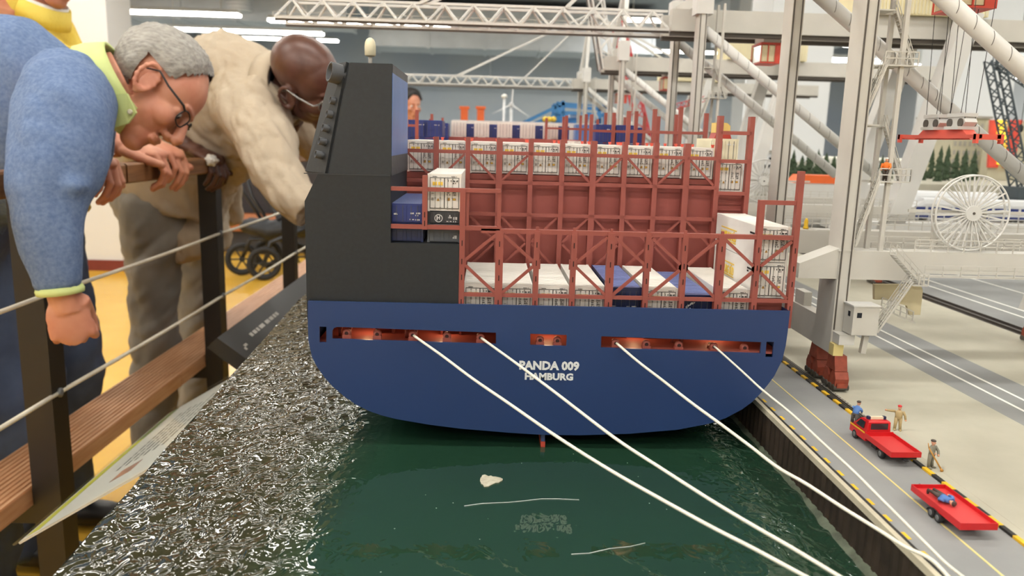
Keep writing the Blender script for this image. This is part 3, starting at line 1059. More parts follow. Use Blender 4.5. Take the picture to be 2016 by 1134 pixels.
# ---- black casing with the funnel
ZS = P(800, 479, 0.632).z                    # step carrying the side containers
XR1, XR2 = P(769, 420, 0.632).x, P(903, 540, 0.632).x
ZC1 = P(690, 344, 0.632).z
XLc = P(601, 460, 0.632).x
xch, zch = P(626, 345, 0.632).x, P(601, 396, 0.632).z
cs = MB()
poly = [(XLc, 0.632, ZD), (XR2, 0.632, ZD), (XR2, 0.632, ZS), (XR1, 0.632, ZS), (XR1, 0.632, ZC1), (xch, 0.632, ZC1), (XLc, 0.632, zch)]
cs.prism(poly, (0, 0.125, 0))
casing = cs.build('engine_casing', M['black'], ship)
ZU = P(772, 126, 0.64).z
f = MB()
yb, yt = 0.632, 0.638
fb = [(P(648, 340, yb).x, yb), (XR1 + 0.0004, yb), (XR1 + 0.0004, 0.757), (P(604, 338, 0.66).x, 0.757), (P(604, 338, 0.66).x, 0.662)]
ft = [(P(689, 125, yt).x, yt), (P(772, 126, yt).x, yt), (P(772, 126, yt).x, 0.752), (P(655, 130, 0.665).x, 0.752), (P(655, 130, 0.665).x, 0.672)]
f.hexa([(x, y, ZC1 + 0.0006) for x, y in fb], [(x, y, ZU) for x, y in ft])
fun = f.build('funnel', M['black'], ship)
# coloured side band of the funnel
def fside(t_, e):
    a = Vector((fb[1][0], fb[1][1], ZC1)).lerp(Vector((ft[1][0], ft[1][1], ZU)), t_)
    b = Vector((fb[2][0], fb[2][1], ZC1)).lerp(Vector((ft[2][0], ft[2][1], ZU)), t_)
    return a + Vector((e, 0, 0)), b + Vector((e, 0, 0))


def sideband(t0, t1, m_, nm):
    a0, b0 = fside(t0, 0.0003)
    a1, b1 = fside(t1, 0.0003)
    q = MB()
    q.prism([a0, b0, b1, a1], (0.0003, 0, 0))
    q.build(nm, m_, fun)


sideband(0.18, 0.92, M['casing_blue'], 'blue_band')
sideband(0.0, 0.18, M['casing_grey'], 'scuffed_band')
sideband(0.92, 0.995, M['casing_grey'], 'top_band')
# light seam lines of the glued sheets
q = MB()
q.box((XLc, 0.6316, ZC1 - 0.0002), (XR1, 0.6325, ZC1 + 0.0005))
q.build('seam', M['pipe'], casing)
# plate that carries the exhausts, and the exhausts
A0, A1 = Vector((fb[4][0], fb[4][1], ZC1)), Vector((ft[4][0], ft[4][1], ZU))
B0, B1 = Vector((fb[0][0], fb[0][1], ZC1)), Vector((ft[0][0], ft[0][1], ZU))
nrm = (B0 - A0).cross(A1 - A0).normalized()
if nrm.y > 0:
    nrm = -nrm
q = MB()
q.prism([A0.lerp(B0, 0.02), A0.lerp(B0, 0.92), A1.lerp(B1, 0.92), A1.lerp(B1, 0.02)], nrm * 0.0022)
pp = q.build('exhaust_plate', M['black'], fun)


def exhaust(px, py, r, L_):
    d = ray(px, py)
    # meet the plane of the plate
    tpl = (A0 + nrm * 0.0022 - CAM).dot(nrm) / d.dot(nrm)
    tip = CAM + d * tpl
    ax = (nrm + Vector((-0.35, 0, 0.0))).normalized()
    tip = tip + ax * L_ * 0.55
    m_ = MB()
    m_.lathe(tip - ax * L_, ax, [(r, 0), (r, L_), (r * 0.82, L_), (r * 0.82, L_ * 0.35)], 20, smooth=True)
    m_.lathe(tip - ax * L_ * 0.6, ax, [(r * 0.81, 0), (0.0001, 0)], 20, mi=1, caps=False)
    m_.build('exhaust_pipe', [M['pipe'], M['pipe_in']], fun)


exhaust(680, 150, 0.0080, 0.024)
for px_, py_ in ((667, 201), (660, 228), (652, 255), (645, 281), (638, 307)):
    exhaust(px_, py_, 0.0031, 0.013)
# satellite dome
dm_ = P(729, 118, 0.69)
q = MB()
q.cyl((dm_.x, 0.69, ZU - 0.001), (dm_.x, 0.69, ZU + 0.012), 0.0016, n=10)
q.build('mast', M['decal_grey'], fun)
zb = ZU + 0.010
MB().lathe((dm_.x, 0.69, zb), (0, 0, 1), [(0.0035, 0), (0.0046, 0.001), (0.0047, 0.008), (0.0042, 0.0115), (0.0030, 0.0138), (0.0010, 0.0150)], 18).build('radome', M['cream'], fun)

# ---- lashing bridges
def zc(px, py, Y):
    return P(px, py, Y).z


def post(parent, x, y, z0, z1, w_=0.0042, d=0.006, slots=(), lug=False):
    m_ = MB()
    m_.box((x - w_ / 2, y, z0), (x + w_ / 2, y + d, z1))
    for zz in slots:
        m_.box((x - 0.0004, y - 0.0002, zz - 0.0022), (x + 0.0004, y + 0.0001, zz + 0.0022), 1)
    if lug:
        m_.box((x - 0.0011, y + 0.001, z1), (x + 0.0011, y + 0.003, z1 + 0.0035))
    return m_.build('post', [M['red'], M['slot']], parent)


def bar(parent, a, b, w_=0.0024, h_=0.0024, nm='brace', m_=None):
    return MB().beam(a, b, w_, h_).build(nm, m_ or M['red'], parent)


YP = YA - 0.004
ZTOP = zc(1198, 459, YA)
ZLOW = zc(1198, 584, YA)
ZMID = zc(1198, 522, YA)
br = MB().box((XK(0.5), YP, ZTOP - 0.0019), (XK(9), YP + 0.005, ZTOP + 0.0017)).build('aft_lashing_bridge', M['red'], ship)
zsl = [ZMID + d for d in (-0.034, -0.014, 0.0, 0.016)]
for k in range(0, 10):
    wide = k in (1, 4, 7)
    top = ZTOP + 0.0005
    if k == 0:
        top = zc(909, 371, YA)
    if k == 8:
        top = zc(1508, 394, YA)
    if k == 9:
        top = zc(1580, 337, YA)
    post(br, XK(k), YP - 0.0006, ZD, top, 0.0062 if wide else 0.0044, 0.006, [z for z in (ZLOW - 0.006, ZMID - 0.012, ZMID + 0.001, ZMID + 0.016)], 1 <= k <= 7)
for k in range(0, 9):
    bar(br, (XK(k), YP + 0.0015, ZLOW), (XK(k + 1), YP + 0.0015, ZLOW), 0.003, 0.0030, 'rail')
bar(br, (XK(8), YP + 0.002, zc(1545, 399, YA)), (XK(9), YP + 0.002, zc(1545, 399, YA)), 0.003, 0.0036, 'rail')
DG = [(1, 0), (0, 1), None, (1, 0), (0, 1), (0, 1), (1, 0), (0, 1), (1, 0)]      # from the upper corner on one post to mid height on the other, and back
for k, d in enumerate(DG):
    if not d:
        continue
    hi, md_ = XK(k + d[0]), XK(k + d[1])
    s_ = 1 if d[0] > d[1] else -1
    bar(br, (hi - s_ * 0.003, YP + 0.001, ZTOP - 0.003), (md_ + s_ * 0.003, YP + 0.001, ZMID + 0.0024), 0.0022, 0.0024)
    bar(br, (md_ + s_ * 0.003, YP + 0.001, ZMID - 0.0024), (hi - s_ * 0.003, YP + 0.001, ZLOW + 0.002), 0.0022, 0.0024)
    MB().box((md_ - 0.0034, YP, ZMID - 0.004), (md_ + 0.0034, YP + 0.003, ZMID + 0.004)).build('gusset', M['red'], br)
# upper frame beside the casing
zu1, zu0 = zc(840, 372, YA), zc(840, 446, YA)
up_ = MB().box((XK(-2), YP, zu1 - 0.0017), (XK(1), YP + 0.004, zu1 + 0.0015)).build('side_lashing_frame', M['red'], ship)
bar(up_, (XK(-2), YP + 0.002, zu0), (XK(1), YP + 0.002, zu0), 0.004, 0.0034, 'rail')
post(up_, XK(-1), YP - 0.0006, zu0 - 0.002, zu1 + 0.011, 0.0040, 0.005, (zu0 + 0.010, zu0 + 0.003))
bar(up_, (XK(1) - 0.001, YP + 0.002, zu0), (XK(1) - 0.001, YP + 0.002, zu1), 0.003, 0.003, 'post')
bar(up_, (XK(0) + 0.004, YP + 0.002, zu0), (XK(0) + 0.004, YP + 0.002, zu1), 0.002, 0.002, 'post')

# second lashing bridge with its closed red panels
ZR_TOP = 1.1205
ZR1, ZR2, ZR3 = zc(950, 300, YB), zc(950, 358, YB), zc(946, 421, YB)
ZL0 = zc(950, 341, YB)                       # underside of the reefers on top
b2 = MB().box((XK(-2), YB + 0.010, ZL0 - 0.006), (XK(8), YB + 0.150, ZL0 - 0.001)).build('midship_lashing_bridge', M['red'], ship)
for k in range(-2, 10):
    top = ZR_TOP
    if k in (8, 9):
        top = zc(1421, 228, YB)
    post(b2, XK(k), YB, ZD, top, 0.0058 if k in (1, 4, 7) else 0.0046, 0.008, ())
for z in (ZR1, ZR2, ZR3):
    for k in range(-2, 8):
        bar(b2, (XK(k), YB + 0.002, z), (XK(k + 1), YB + 0.002, z), 0.004, 0.0034, 'rail')
for z in (zc(1450, 262, YB), zc(1450, 318, YB), zc(1440, 381, YB)):
    bar(b2, (XK(8), YB + 0.002, z), (XK(9), YB + 0.002, z), 0.004, 0.0034, 'rail')
for k, d in ((-2, 0), (-1, 1), (0, 0), (1, 1), (3, 0), (4, 1), (5, 0), (6, 1), (7, 0)):
    a, b = (XK(k) + 0.003, XK(k + 1) - 0.003)
    if d:
        a, b = b, a
    bar(b2, (a, YB + 0.002, ZR1 - 0.002), (b, YB + 0.002, ZR2 + 0.002), 0.002, 0.0022)
for k, d in ((0, 0), (1, 0), (2, 1), (3, 1), (4, 0), (5, 0), (6, 1), (7, 0)):
    a, b = (XK(k) + 0.003, XK(k + 1) - 0.003)
    if d:
        a, b = b, a
    zm = ZR3 - 0.026
    bar(b2, (a, YB + 0.002, ZR3 - 0.002), (b, YB + 0.002, zm), 0.002, 0.0022)
    bar(b2, (b, YB + 0.002, zm - 0.002), (a, YB + 0.002, zm - 0.026), 0.002, 0.0022)
for k in range(-2, 8):
    MB().box((XK(k) + 0.0008, YB + 0.012, ZD), (XK(k + 1) - 0.0008, YB + 0.016, ZL0 - 0.0065)).build('panel', M['red_panel'], b2)
q = MB().box((XK(8) + 0.001, YB + 0.012, ZD + 0.03), (XK(9) - 0.001, YB + 0.016, zc(1450, 383, YB))).build('panel', M['red_panel'], b2)
for i in range(5):
    z = zc(1440, 388, YB) - i * 0.006
    MB().box((XK(8) + 0.0015, YB + 0.0105, z - 0.0022), (XK(9) - 0.0015, YB + 0.012, z)).build('panel_rib', M['red_panel'], b2)

# ---- hatch blocks that carry the forward bays, and the further lashing bridges
ZH = 1.092
MB().box((XK(-3), 0.935, ZD), (XK(9), 2.25, ZH)).build('hatch_block', M['red_panel'], ship)


def far_bridge(Y, ks, z0, z1, zr, label=None):
    b_ = MB().box((XK(ks[0]), Y, zr - 0.0016), (XK(ks[-1]), Y + 0.004, zr + 0.0016)).build('lashing_bridge', M['red'], ship)
    for i, k in enumerate(ks):
        post(b_, XK(k), Y - 0.0005, z0, z1 + 0.003 * ((i * 7) % 3), 0.0046, 0.005)


far_bridge(0.93, [6, 7, 8, 9], ZD, zc(1360, 222, 0.93), zc(1360, 262, 0.93))
far_bridge(1.08, [5.2, 6.2, 7.2, 8.2, 9], ZD, zc(1330, 230, 1.08), zc(1330, 262, 1.08))
far_bridge(1.24, [4.6, 5.6, 6.6, 7.6, 8.6], ZH, zc(1270, 232, 1.24), zc(1270, 258, 1.24))
far_bridge(1.42, [4.0, 5.0, 6.0, 7.0, 8.0], ZH, zc(1210, 236, 1.42), zc(1210, 256, 1.42))
far_bridge(0.93, [-3.2, -2.7], ZD, zc(815, 216, 0.93), zc(815, 241, 0.93))
far_bridge(1.10, [-4.0, -3.3, -2.6], ZH, zc(840, 226, 1.10), zc(840, 248, 1.10))
far_bridge(1.30, [-4.0, -3.2, -2.4], ZH, zc(860, 232, 1.30), zc(860, 250, 1.30))
far_bridge(1.60, [-4.0, -3.2, -2.4], ZH, zc(880, 238, 1.60), zc(880, 252, 1.60))
MB().box((P(890, 245, 2.27).x, 2.26, ZD), (P(1185, 245, 2.27).x, 2.42, zc(1000, 239, 2.26))).build('deckhouse', M['crane2'], ship)
MB().box((P(1130, 245, 2.24).x, 2.20, ZD), (P(1182, 245, 2.24).x, 2.25, zc(1150, 246, 2.24))).build('deck_locker', M['casing_blue'], ship)

# ================================================================== containers
CW, CH_, CL = 0.0268, 0.0300, 0.118


def ribs_top(m_, w_, h_, L_, n, mi):
    for i in range(n):
        y = 0.004 + (L_ - 0.008) * (i + 0.5) / n
        m_.box((-w_ / 2 + 0.0012, y - L_ / n * 0.22, h_ - 0.0002), (w_ / 2 - 0.0012, y + L_ / n * 0.22, h_ + 0.00035), mi)


def glyphs(m_, x, z, w_, h_, n, mi=0, seed=1):
    """a line of lettering too small to read, as marks of its height."""
    rd = random.Random(seed)
    st_ = w_ / n
    for i in range(n):
        if rd.random() < 0.15:
            continue
        m_.box((x + st_ * i, -0.00032, z), (x + st_ * (i + 0.72), 0.0, z + h_ * rd.uniform(0.75, 1)), mi)


def make_container(label, mtop, mside, kind, h_=CH_, L_=CL, w_=CW, group=None):
    t = thing('shipping_container', label, 'container', (0, 0, 0), group)
    b = MB()
    b.box((-w_ / 2, 0.0006, 0.0004), (w_ / 2, L_, h_))
    b.box((-w_ / 2 + 0.0004, 0.001, h_ - 0.0001), (w_ / 2 - 0.0004, L_ - 0.0004, h_ + 0.0001), 1)
    for x in (-1, 1):                        # corner posts, castings and side corrugation
        b.box((x * w_ / 2 - 0.0012, 0.0001, 0), (x * w_ / 2 + 0.0012, 0.0030, h_ + 0.0003)) if False else b.box((x * (w_ / 2 - 0.0008) - 0.0008, 0.0, 0), (x * (w_ / 2 - 0.0008) + 0.0008, 0.0022, h_ + 0.0002))
        for y in (0.0, L_ - 0.002):
            for z in (0, h_ - 0.0016):
                b.box((x * (w_ / 2 - 0.0008) - 0.001, y - 0.0001, z), (x * (w_ / 2 - 0.0008) + 0.001, y + 0.002, z + 0.0019))
        if kind != 'reefer':
            n = 26
            for i in range(n):
                y = 0.004 + (L_ - 0.008) * (i + 0.5) / n
                b.box((x * w_ / 2 - 0.0003, y - 0.0011, 0.002), (x * w_ / 2 + 0.0003, y + 0.0011, h_ - 0.002))
    ribs_top(b, w_, h_, L_, 26, 1)
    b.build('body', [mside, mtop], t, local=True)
    hz0, hz1 = h_ * 0.075, h_ * 0.905
    if kind == 'reefer':
        g = MB()
        for x0, x1, z0, z1 in ((-0.0118, 0.0118, hz0, hz0 + 0.0004), (-0.0118, 0.0118, hz1 - 0.0004, hz1), (-0.0118, -0.0114, hz0, hz1), (0.0114, 0.0118, hz0, hz1), (-0.0003, 0.0003, hz0, hz1)):
            g.box((x0, -0.00012, z0), (x1, 0.0007, z1))
        g.build('door_gasket', M['gasket'], t, local=True)
        for s_ in (-1, 1):
            x0, x1 = (-0.0113, -0.0004) if s_ < 0 else (0.0004, 0.0113)
            d = MB().box((x0, 0.0, hz0 + 0.0005), (x1, 0.0007, hz1 - 0.0005)).build('door', mside, t, local=True)
            for fx in (0.36, 0.74) if s_ < 0 else (0.2, 0.56):
                x = x0 + (x1 - x0) * fx
                k = MB()
                k.box((x - 0.00015, -0.0006, hz0 - 0.0008), (x + 0.00015, -0.0001, hz1 + 0.0006))
                for z in (hz0 + 0.0008, hz1 - 0.0012, h_ * 0.36, h_ * 0.62):
                    k.box((x - 0.0005, -0.0007, z - 0.0005), (x + 0.0005, 0.0, z + 0.0005))
                k.build('locking_bar', M['lockbar'], d, local=True)
        pk = MB()
        for x0 in (-0.0096, -0.0050):
            pk.box((x0, -0.00030, h_ * 0.70), (x0 + 0.0036, 0.0, h_ * 0.79))
        pk.build('placard', M['yellow'], t, local=True)
        lt_ = MB()
        glyphs(lt_, 0.0026, h_ * 0.800, 0.0032, 0.0014, 4, 0, 2)
        glyphs(lt_, 0.0064, h_ * 0.795, 0.0046, 0.0015, 6, 0, 3)
        glyphs(lt_, 0.0068, h_ * 0.745, 0.0024, 0.0011, 4, 0, 4)
        for i in range(4):
            glyphs(lt_, 0.0020, h_ * (0.60 - 0.055 * i), 0.0030, 0.0010, 4 - i % 2, 0, 5 + i)
            glyphs(lt_, 0.0068, h_ * (0.60 - 0.055 * i), 0.0028, 0.0010, 3 + i % 2, 0, 11 + i)
        for x, n in ((-0.0095, 6), (0.0055, 7)):
            glyphs(lt_, x, h_ * 0.925, 0.0045, 0.0006, n, 0, 21)
        lt_.box((-0.0104, -0.0003, h_ * 0.475), (-0.0083, 0, h_ * 0.482))
        lt_.build('marking', M['dark'], t, local=True)
        dc = MB()
        dc.box((-0.0104, -0.0003, h_ * 0.29), (-0.0085, 0, h_ * 0.37), 1)
        dc.prism([(-0.0062, -0.0003, h_ * 0.28), (-0.0038, -0.0003, h_ * 0.28), (-0.0050, -0.0003, h_ * 0.36)], (0, 0.0003, 0), 3)
        dc.prism([(-0.0056, -0.0004, h_ * 0.292), (-0.0044, -0.0004, h_ * 0.292), (-0.0050, -0.0004, h_ * 0.335)], (0, 0.0001, 0), 2)
        dc.box((0.0021, -0.0003, h_ * 0.29), (0.0044, 0, h_ * 0.37), 2)
        dc.box((0.0066, -0.0003, h_ * 0.30), (0.0092, 0, h_ * 0.36), 3)
        dc.box((0.0071, -0.0004, h_ * 0.315), (0.0087, 0, h_ * 0.345), 0)
        dc.build('decal', [M['yellow'], M['decal_grey'], M['orange_decal'], M['orange_decal']], t, local=True)
    else:
        for s_ in (-1, 1):
            x0, x1 = (-0.0115, -0.0003) if s_ < 0 else (0.0003, 0.0115)
            d = MB().box((x0, 0.0, hz0), (x1, 0.0007, hz1)).build('door', mside, t, local=True)
            for fx in (0.3, 0.75):
                x = x0 + (x1 - x0) * fx
                MB().box((x - 0.00018, -0.0006, hz0), (x + 0.00018, -0.0001, hz1)).build('locking_bar', M['mgrey'] if kind != 'plain' else mside, d, local=True)
        lt_ = MB()
        if kind == 'hlogo':
            cxl, czl = -0.0045, h_ * 0.46
            lt_.torus((cxl, -0.0003, czl), (0, 1, 0), 0.0030, 0.00035, 24, 6)
            text_into(lt_, 'H', (cxl - 0.0016, -0.0003, czl - 0.0018), (1, 0, 0.25), (0, 0, 1), 0.0032, 0.0036, 0.0003, 0, 0.05)
            for i in range(2):
                glyphs(lt_, 0.0022, h_ * (0.60 - 0.13 * i), 0.0042, 0.0016, 4, 0, 31 + i)
                glyphs(lt_, 0.0074, h_ * (0.47 - 0.11 * i), 0.0034, 0.0013, 4, 0, 41 + i)
            glyphs(lt_, 0.0020, h_ * 0.17, 0.0042, 0.0009, 8, 0, 44)
            glyphs(lt_, 0.0074, h_ * 0.15, 0.0034, 0.0014, 4, 0, 45)
        elif kind == 'bird':
            # swooping white bird emblem
            c = Vector((-0.0060, -0.0003, h_ * 0.62))
            for pts in ([(-0.0030, -0.0030), (-0.0036, -0.0005), (-0.0018, 0.0014), (0.0004, 0.0008), (-0.0012, -0.0004), (-0.0016, -0.0018), (-0.0004, -0.0026), (0.0002, -0.0010), (0.0012, -0.0022), (0.0002, -0.0038), (-0.0016, -0.0040)],
                        [(-0.0004, 0.0014), (0.0010, 0.0032), (0.0044, 0.0036), (0.0030, 0.0016), (0.0012, 0.0016), (0.0004, 0.0004)]):
                lt_.prism([(c.x + x, c.y, c.z + z) for x, z in pts], (0, 0.0003, 0))
            glyphs(lt_, -0.0050, h_ * 0.30, 0.0050, 0.0006, 9, 0, 51)
            glyphs(lt_, 0.0022, h_ * 0.27, 0.0040, 0.0006, 6, 0, 52)
            glyphs(lt_, 0.0072, h_ * 0.27, 0.0034, 0.0010, 4, 0, 53)
        elif kind == 'navyreefer':
            for i in range(5):
                glyphs(lt_, 0.0058, h_ * (0.46 - 0.06 * i), 0.0038, 0.0009, 4, 0, 61 + i)
                glyphs(lt_, 0.0016, h_ * (0.46 - 0.06 * i), 0.0024, 0.0008, 3, 0, 71 + i)
            glyphs(lt_, 0.0024, h_ * 0.70, 0.0080, 0.0014, 9, 0, 77)
            lt_.box((-0.0110, -0.0003, h_ * 0.47), (-0.0075, 0, h_ * 0.482))
        elif kind == 'bluebox':
            glyphs(lt_, 0.0030, h_ * 0.47, 0.0030, 0.0014, 4, 0, 81)
            glyphs(lt_, 0.0068, h_ * 0.47, 0.0044, 0.0014, 6, 0, 82)
            glyphs(lt_, 0.0070, h_ * 0.37, 0.0026, 0.0011, 4, 0, 83)
            glyphs(lt_, 0.0024, h_ * 0.16, 0.0036, 0.0010, 5, 0, 84)
            glyphs(lt_, 0.0068, h_ * 0.14, 0.0040, 0.0012, 6, 0, 85)
            lt_.prism([(-0.0104, -0.0003, h_ * 0.42), (-0.0072, -0.0003, h_ * 0.42), (-0.0080, -0.0003, h_ * 0.52), (-0.0104, -0.0003, h_ * 0.50)], (0, 0.0003, 0))
        elif kind == 'dark':
            glyphs(lt_, 0.0072, h_ * 0.30, 0.0034, 0.0014, 4, 0, 91)
            glyphs(lt_, 0.0072, h_ * 0.22, 0.0034, 0.0014, 4, 0, 92)
        else:
            glyphs(lt_, 0.0022, h_ * 0.72, 0.0075, 0.0014, 8, 0, 95)
        lt_.build('marking', M['letter'], t, local=True)
        if kind in ('navyreefer', 'dark2'):
            q = MB()
            q.prism([(-0.0085, -0.0003, h_ * 0.70), (-0.0040, -0.0003, h_ * 0.70), (-0.0046, -0.0003, h_ * 0.79), (-0.0062, -0.0003, h_ * 0.76)], (0, 0.0003, 0))
            q.build('placard', M['orange_decal'], t, local=True)
    return t


def place(t, x, y, z):
    t.location = (x, y, z)
    return t


YC = YA + 0.0035
reefer = make_container('white reefer container on the aft deck against the black casing', M['white'], M['white'], 'reefer')
used = [False]


def put_reefer(x, y, z, label, group=None):
    if not used[0]:
        used[0] = True
        o = reefer
        o['label'] = label
        if group:
            o['group'] = group
    else:
        o = copy_tree(reefer, None, label)
        if group:
            o['group'] = group
        elif 'group' in o:
            del o['group']
    o.location = (x, y, z)
    return o


GA = 'containers in the aft bay'
mid = lambda k: XK(k) + PIT / 2
put_reefer(mid(0), YC, ZD, 'white reefer container on the aft deck, the one touching the black casing', GA)
put_reefer(mid(1), YC, ZD, 'white reefer container on the aft deck, second from the black casing', GA)
put_reefer(mid(2), YC, ZD, 'white reefer container on the aft deck, third from the black casing', GA)
put_reefer(mid(3), YC, ZD, 'white reefer container on the aft deck, beside the dark blue reefer', GA)
put_reefer(mid(5), YC, ZD, 'white reefer container on the aft deck between two dark blue containers', GA)
put_reefer(mid(7), YC, ZD, 'white reefer container on the aft deck beside the tall white pair', GA)
place(make_container('dark blue reefer container with painted roof sheen on the aft deck', M['navy_sheen'], M['navy'], 'navyreefer', group=GA), mid(4), YC, ZD)
place(make_container('low dark blue container with a white bird emblem on the aft deck', M['navy_sheen'], M['navy'], 'bird', h_=0.0250, group=GA), mid(6), YC, ZD)
# raised pair at the quay side
zp = zc(1530, 588, YC)
for y in (YC + 0.002, YC + 0.105):
    MB().box((mid(8) - 0.012, y, ZD), (mid(8) + 0.012, y + 0.006, zp - 0.0002)).build('pedestal', M['red'], ship)
PAIR = []
PAIR.append(put_reefer(mid(8) - 0.001, YC, zp, 'white reefer container, lower of the tall pair with yellow side lettering', GA))
PAIR.append(put_reefer(mid(8) - 0.001, YC, zp + CH_ + 0.0003, 'white reefer container, upper of the tall pair with yellow side lettering', GA))
for o in PAIR:
    sg = MB()
    x = -CW / 2 - 0.0002
    y0, z0, Lw, Hh = 0.100, 0.0075, 0.046, 0.0125
    text_into(sg, 'HAMBURG SÜD', (x, y0, z0 + 0.0015), (0, -1, 0), (0, 0, 1), Lw, Hh - 0.003, 0.0002, 0, 0.03)
    sg.box((x - 0.0002, y0 - Lw, z0), (x, y0, z0 + 0.0010))
    sg.box((x - 0.0002, y0 - Lw, z0 + Hh - 0.001), (x, y0, z0 + Hh))
    sg.build('side_lettering', M['yellow'], o, local=True)
    sg = MB()
    for zz, nn, wid in ((0.0225, 7, 0.012), (0.0200, 3, 0.004)):
        for i in range(nn):
            sg.box((x - 0.0002, 0.018 - wid * (i + 0.7) / nn, zz), (x, 0.018 - wid * i / nn, zz + 0.0015))
    sg.build('side_marking', M['dark'], o, local=True)

# stack beside the casing
zs = ZS + 0.0003
GS = 'containers stacked beside the black casing'
h2 = (zc(800, 446, YC) - ZS) * 0.98
H2 = max(0.0145, h2)
place(make_container('navy container under the red frame, touching the black casing', M['blue2'], M['navy'], 'plain', h_=0.0150, group=GS), mid(-2), YC, zs)
place(make_container('dark grey container under the red frame, beside the navy one', M['mgrey'], M['mgrey'], 'dark', h_=0.0150, group=GS), mid(-1), YC, zs)
zb1 = zs + 0.0152
hb = zc(800, 401, YC) - zb1
place(make_container('bright blue container with painted roof sheen beside the casing', M['navy_sheen'], M['blue2'], 'bluebox', h_=hb, group=GS), mid(-2), YC, zb1)
hg = zc(875, 417, YC) - zb1
place(make_container('black container with a ringed letter H under a white reefer', M['dgrey'], M['dgrey'], 'hlogo', h_=hg, group=GS), mid(-1), YC, zb1)
put_reefer(mid(-1), YC, zb1 + hg + 0.0003, 'white reefer container on top of the black one with the ringed letter', GS)

# reefers on top of the midship bridge
GR = 'white reefers in a row on the midship bridge'
for k in range(-2, 8):
    nm = ['against the funnel', 'second from the funnel', 'third from the funnel', 'fourth from the funnel', 'fifth from the funnel', 'sixth from the funnel', 'seventh from the funnel', 'eighth from the funnel', 'ninth from the funnel', 'at the quay end'][k + 2]
    put_reefer(mid(k), YB + 0.013, ZL0 - 0.0005, 'white reefer container in the row on the midship bridge, ' + nm, GR)
zq8 = zc(1440, 378, YB + 0.013)
put_reefer(mid(8), YB + 0.013, zq8, 'white reefer container standing lower at the quay end of the midship bridge', GR)
MB().box((XK(8) + 0.001, YB + 0.016, ZD), (XK(9) - 0.001, YB + 0.12, zq8 - 0.0003)).build('pedestal', M['red_panel'], ship)
cr = make_container('cream container carrying a yellow and a red unit behind red posts', M['cream'], M['cream'], 'dry', h_=0.021, L_=0.06)
place(cr, mid(8) - 0.001, YB + 0.03, zq8 + CH_ + 0.0004)
mc = thing('machine_unit', 'small yellow and red machine block on the cream container', 'machine', (mid(8) - 0.001, YB + 0.04, zq8 + CH_ + 0.0216))
MB().prism([(-0.009, 0, 0), (0.009, 0, 0), (0.007, 0, 0.006), (-0.007, 0, 0.006)], (0, 0.02, 0)).build('cradle', M['cred'], mc, local=True)
MB().prism([(-0.0075, 0.002, 0.006), (0.0075, 0.002, 0.006), (0.0075, 0.002, 0.013), (0.004, 0.002, 0.016), (-0.0075, 0.002, 0.016)], (0, 0.016, 0)).build('hood', mat('machine_yellow', (222, 190, 110), 0.5), mc, local=True)

# forward bays, seen just over the reefers
GF = 'containers of the forward bays'
far_w = make_container('white container in the forward row seen over the reefers', M['white'], M['white'], 'far', h_=0.027, L_=0.07)
far_b = make_container('blue container in the forward row seen over the reefers', M['blue2'], M['blue2'], 'far', h_=0.025, L_=0.07)
first = {'w': True, 'b': True}


def far(kind, x, y, z, lab):
    src = far_w if kind == 'w' else far_b
    if first[kind]:
        o = src
        first[kind] = False
    else:
        o = copy_tree(src)
    o['label'] = lab
    o['group'] = GF
    o.location = (x, y, z)
    return o


zf = zc(1000, 271.5, 1.45)
row = [(909, 'w'), (934, 'b'), (945, 'w'), (966, 'b'), (988, 'w'), (1010, 'b'), (1035, 'w'), (1057, 'b'), (1078, 'w'), (1100, 'b')]
xx = P(905, 250, 1.45).x
MB().box((XK(-3), 1.40, ZH), (XK(6), 1.60, zf - 0.0004)).build('hatch_cover', M['red_panel'], ship)
for i, (px_, kd) in enumerate(row):
    far(kd, P(903 + i * 22.7, 250, 1.45).x, 1.45 + 0.01 * (i % 2), zf - (0.002 if kd == 'b' else 0), ('white' if kd == 'w' else 'blue') + ' container in the forward row seen over the white reefers')
for px_, Y, kd in ((1128, 1.33, 'w'), (1152, 1.30, 'w')):
    far(kd, P(px_, 260, Y).x, Y, ZH + 0.0005, 'white container a little nearer than the forward row, beside the blue stack')
    MB()
for j, (px_, Y) in enumerate(((1192, 1.12), (1232, 1.12), (1215, 1.27), (1250, 1.27))):
    for k in range(2):
        far('b', P(px_, 260, Y).x, Y, ZH + 0.0005 + k * 0.0258, 'blue container stacked between the red posts on the quay side')
for j, (px_, Y) in enumerate(((822, 1.16), (852, 1.16), (866, 1.36))):
    for k in range(2):
        far('b', P(px_, 250, Y).x, Y, ZH + 0.0005 + k * 0.0258, 'blue container stacked between the red posts behind the funnel')
# twist locks on the reefer roofs
tw = MB()
tw.box((-0.0011, -0.0011, 0), (0.0011, 0.0011, 0.0016))
tw.box((-0.0016, -0.0005, 0.0016), (0.0016, 0.0005, 0.0030))
tm = tw.mesh('twist_lock', M['spreader'])
for k in range(-1, 9):
    for d, yy in ((-0.004, 0.003), (0.004, 0.05), (0.0, 0.09)):
        o = link('twist_lock', tm)
        o.location = (XK(k) + d * 0.6, YB + 0.013 + yy, ZL0 - 0.0005 + CH_ + 0.0004)
        tag(o, 'small red twist lock on the white reefer roofs', 'twist lock', 'twist locks on the reefer roofs')

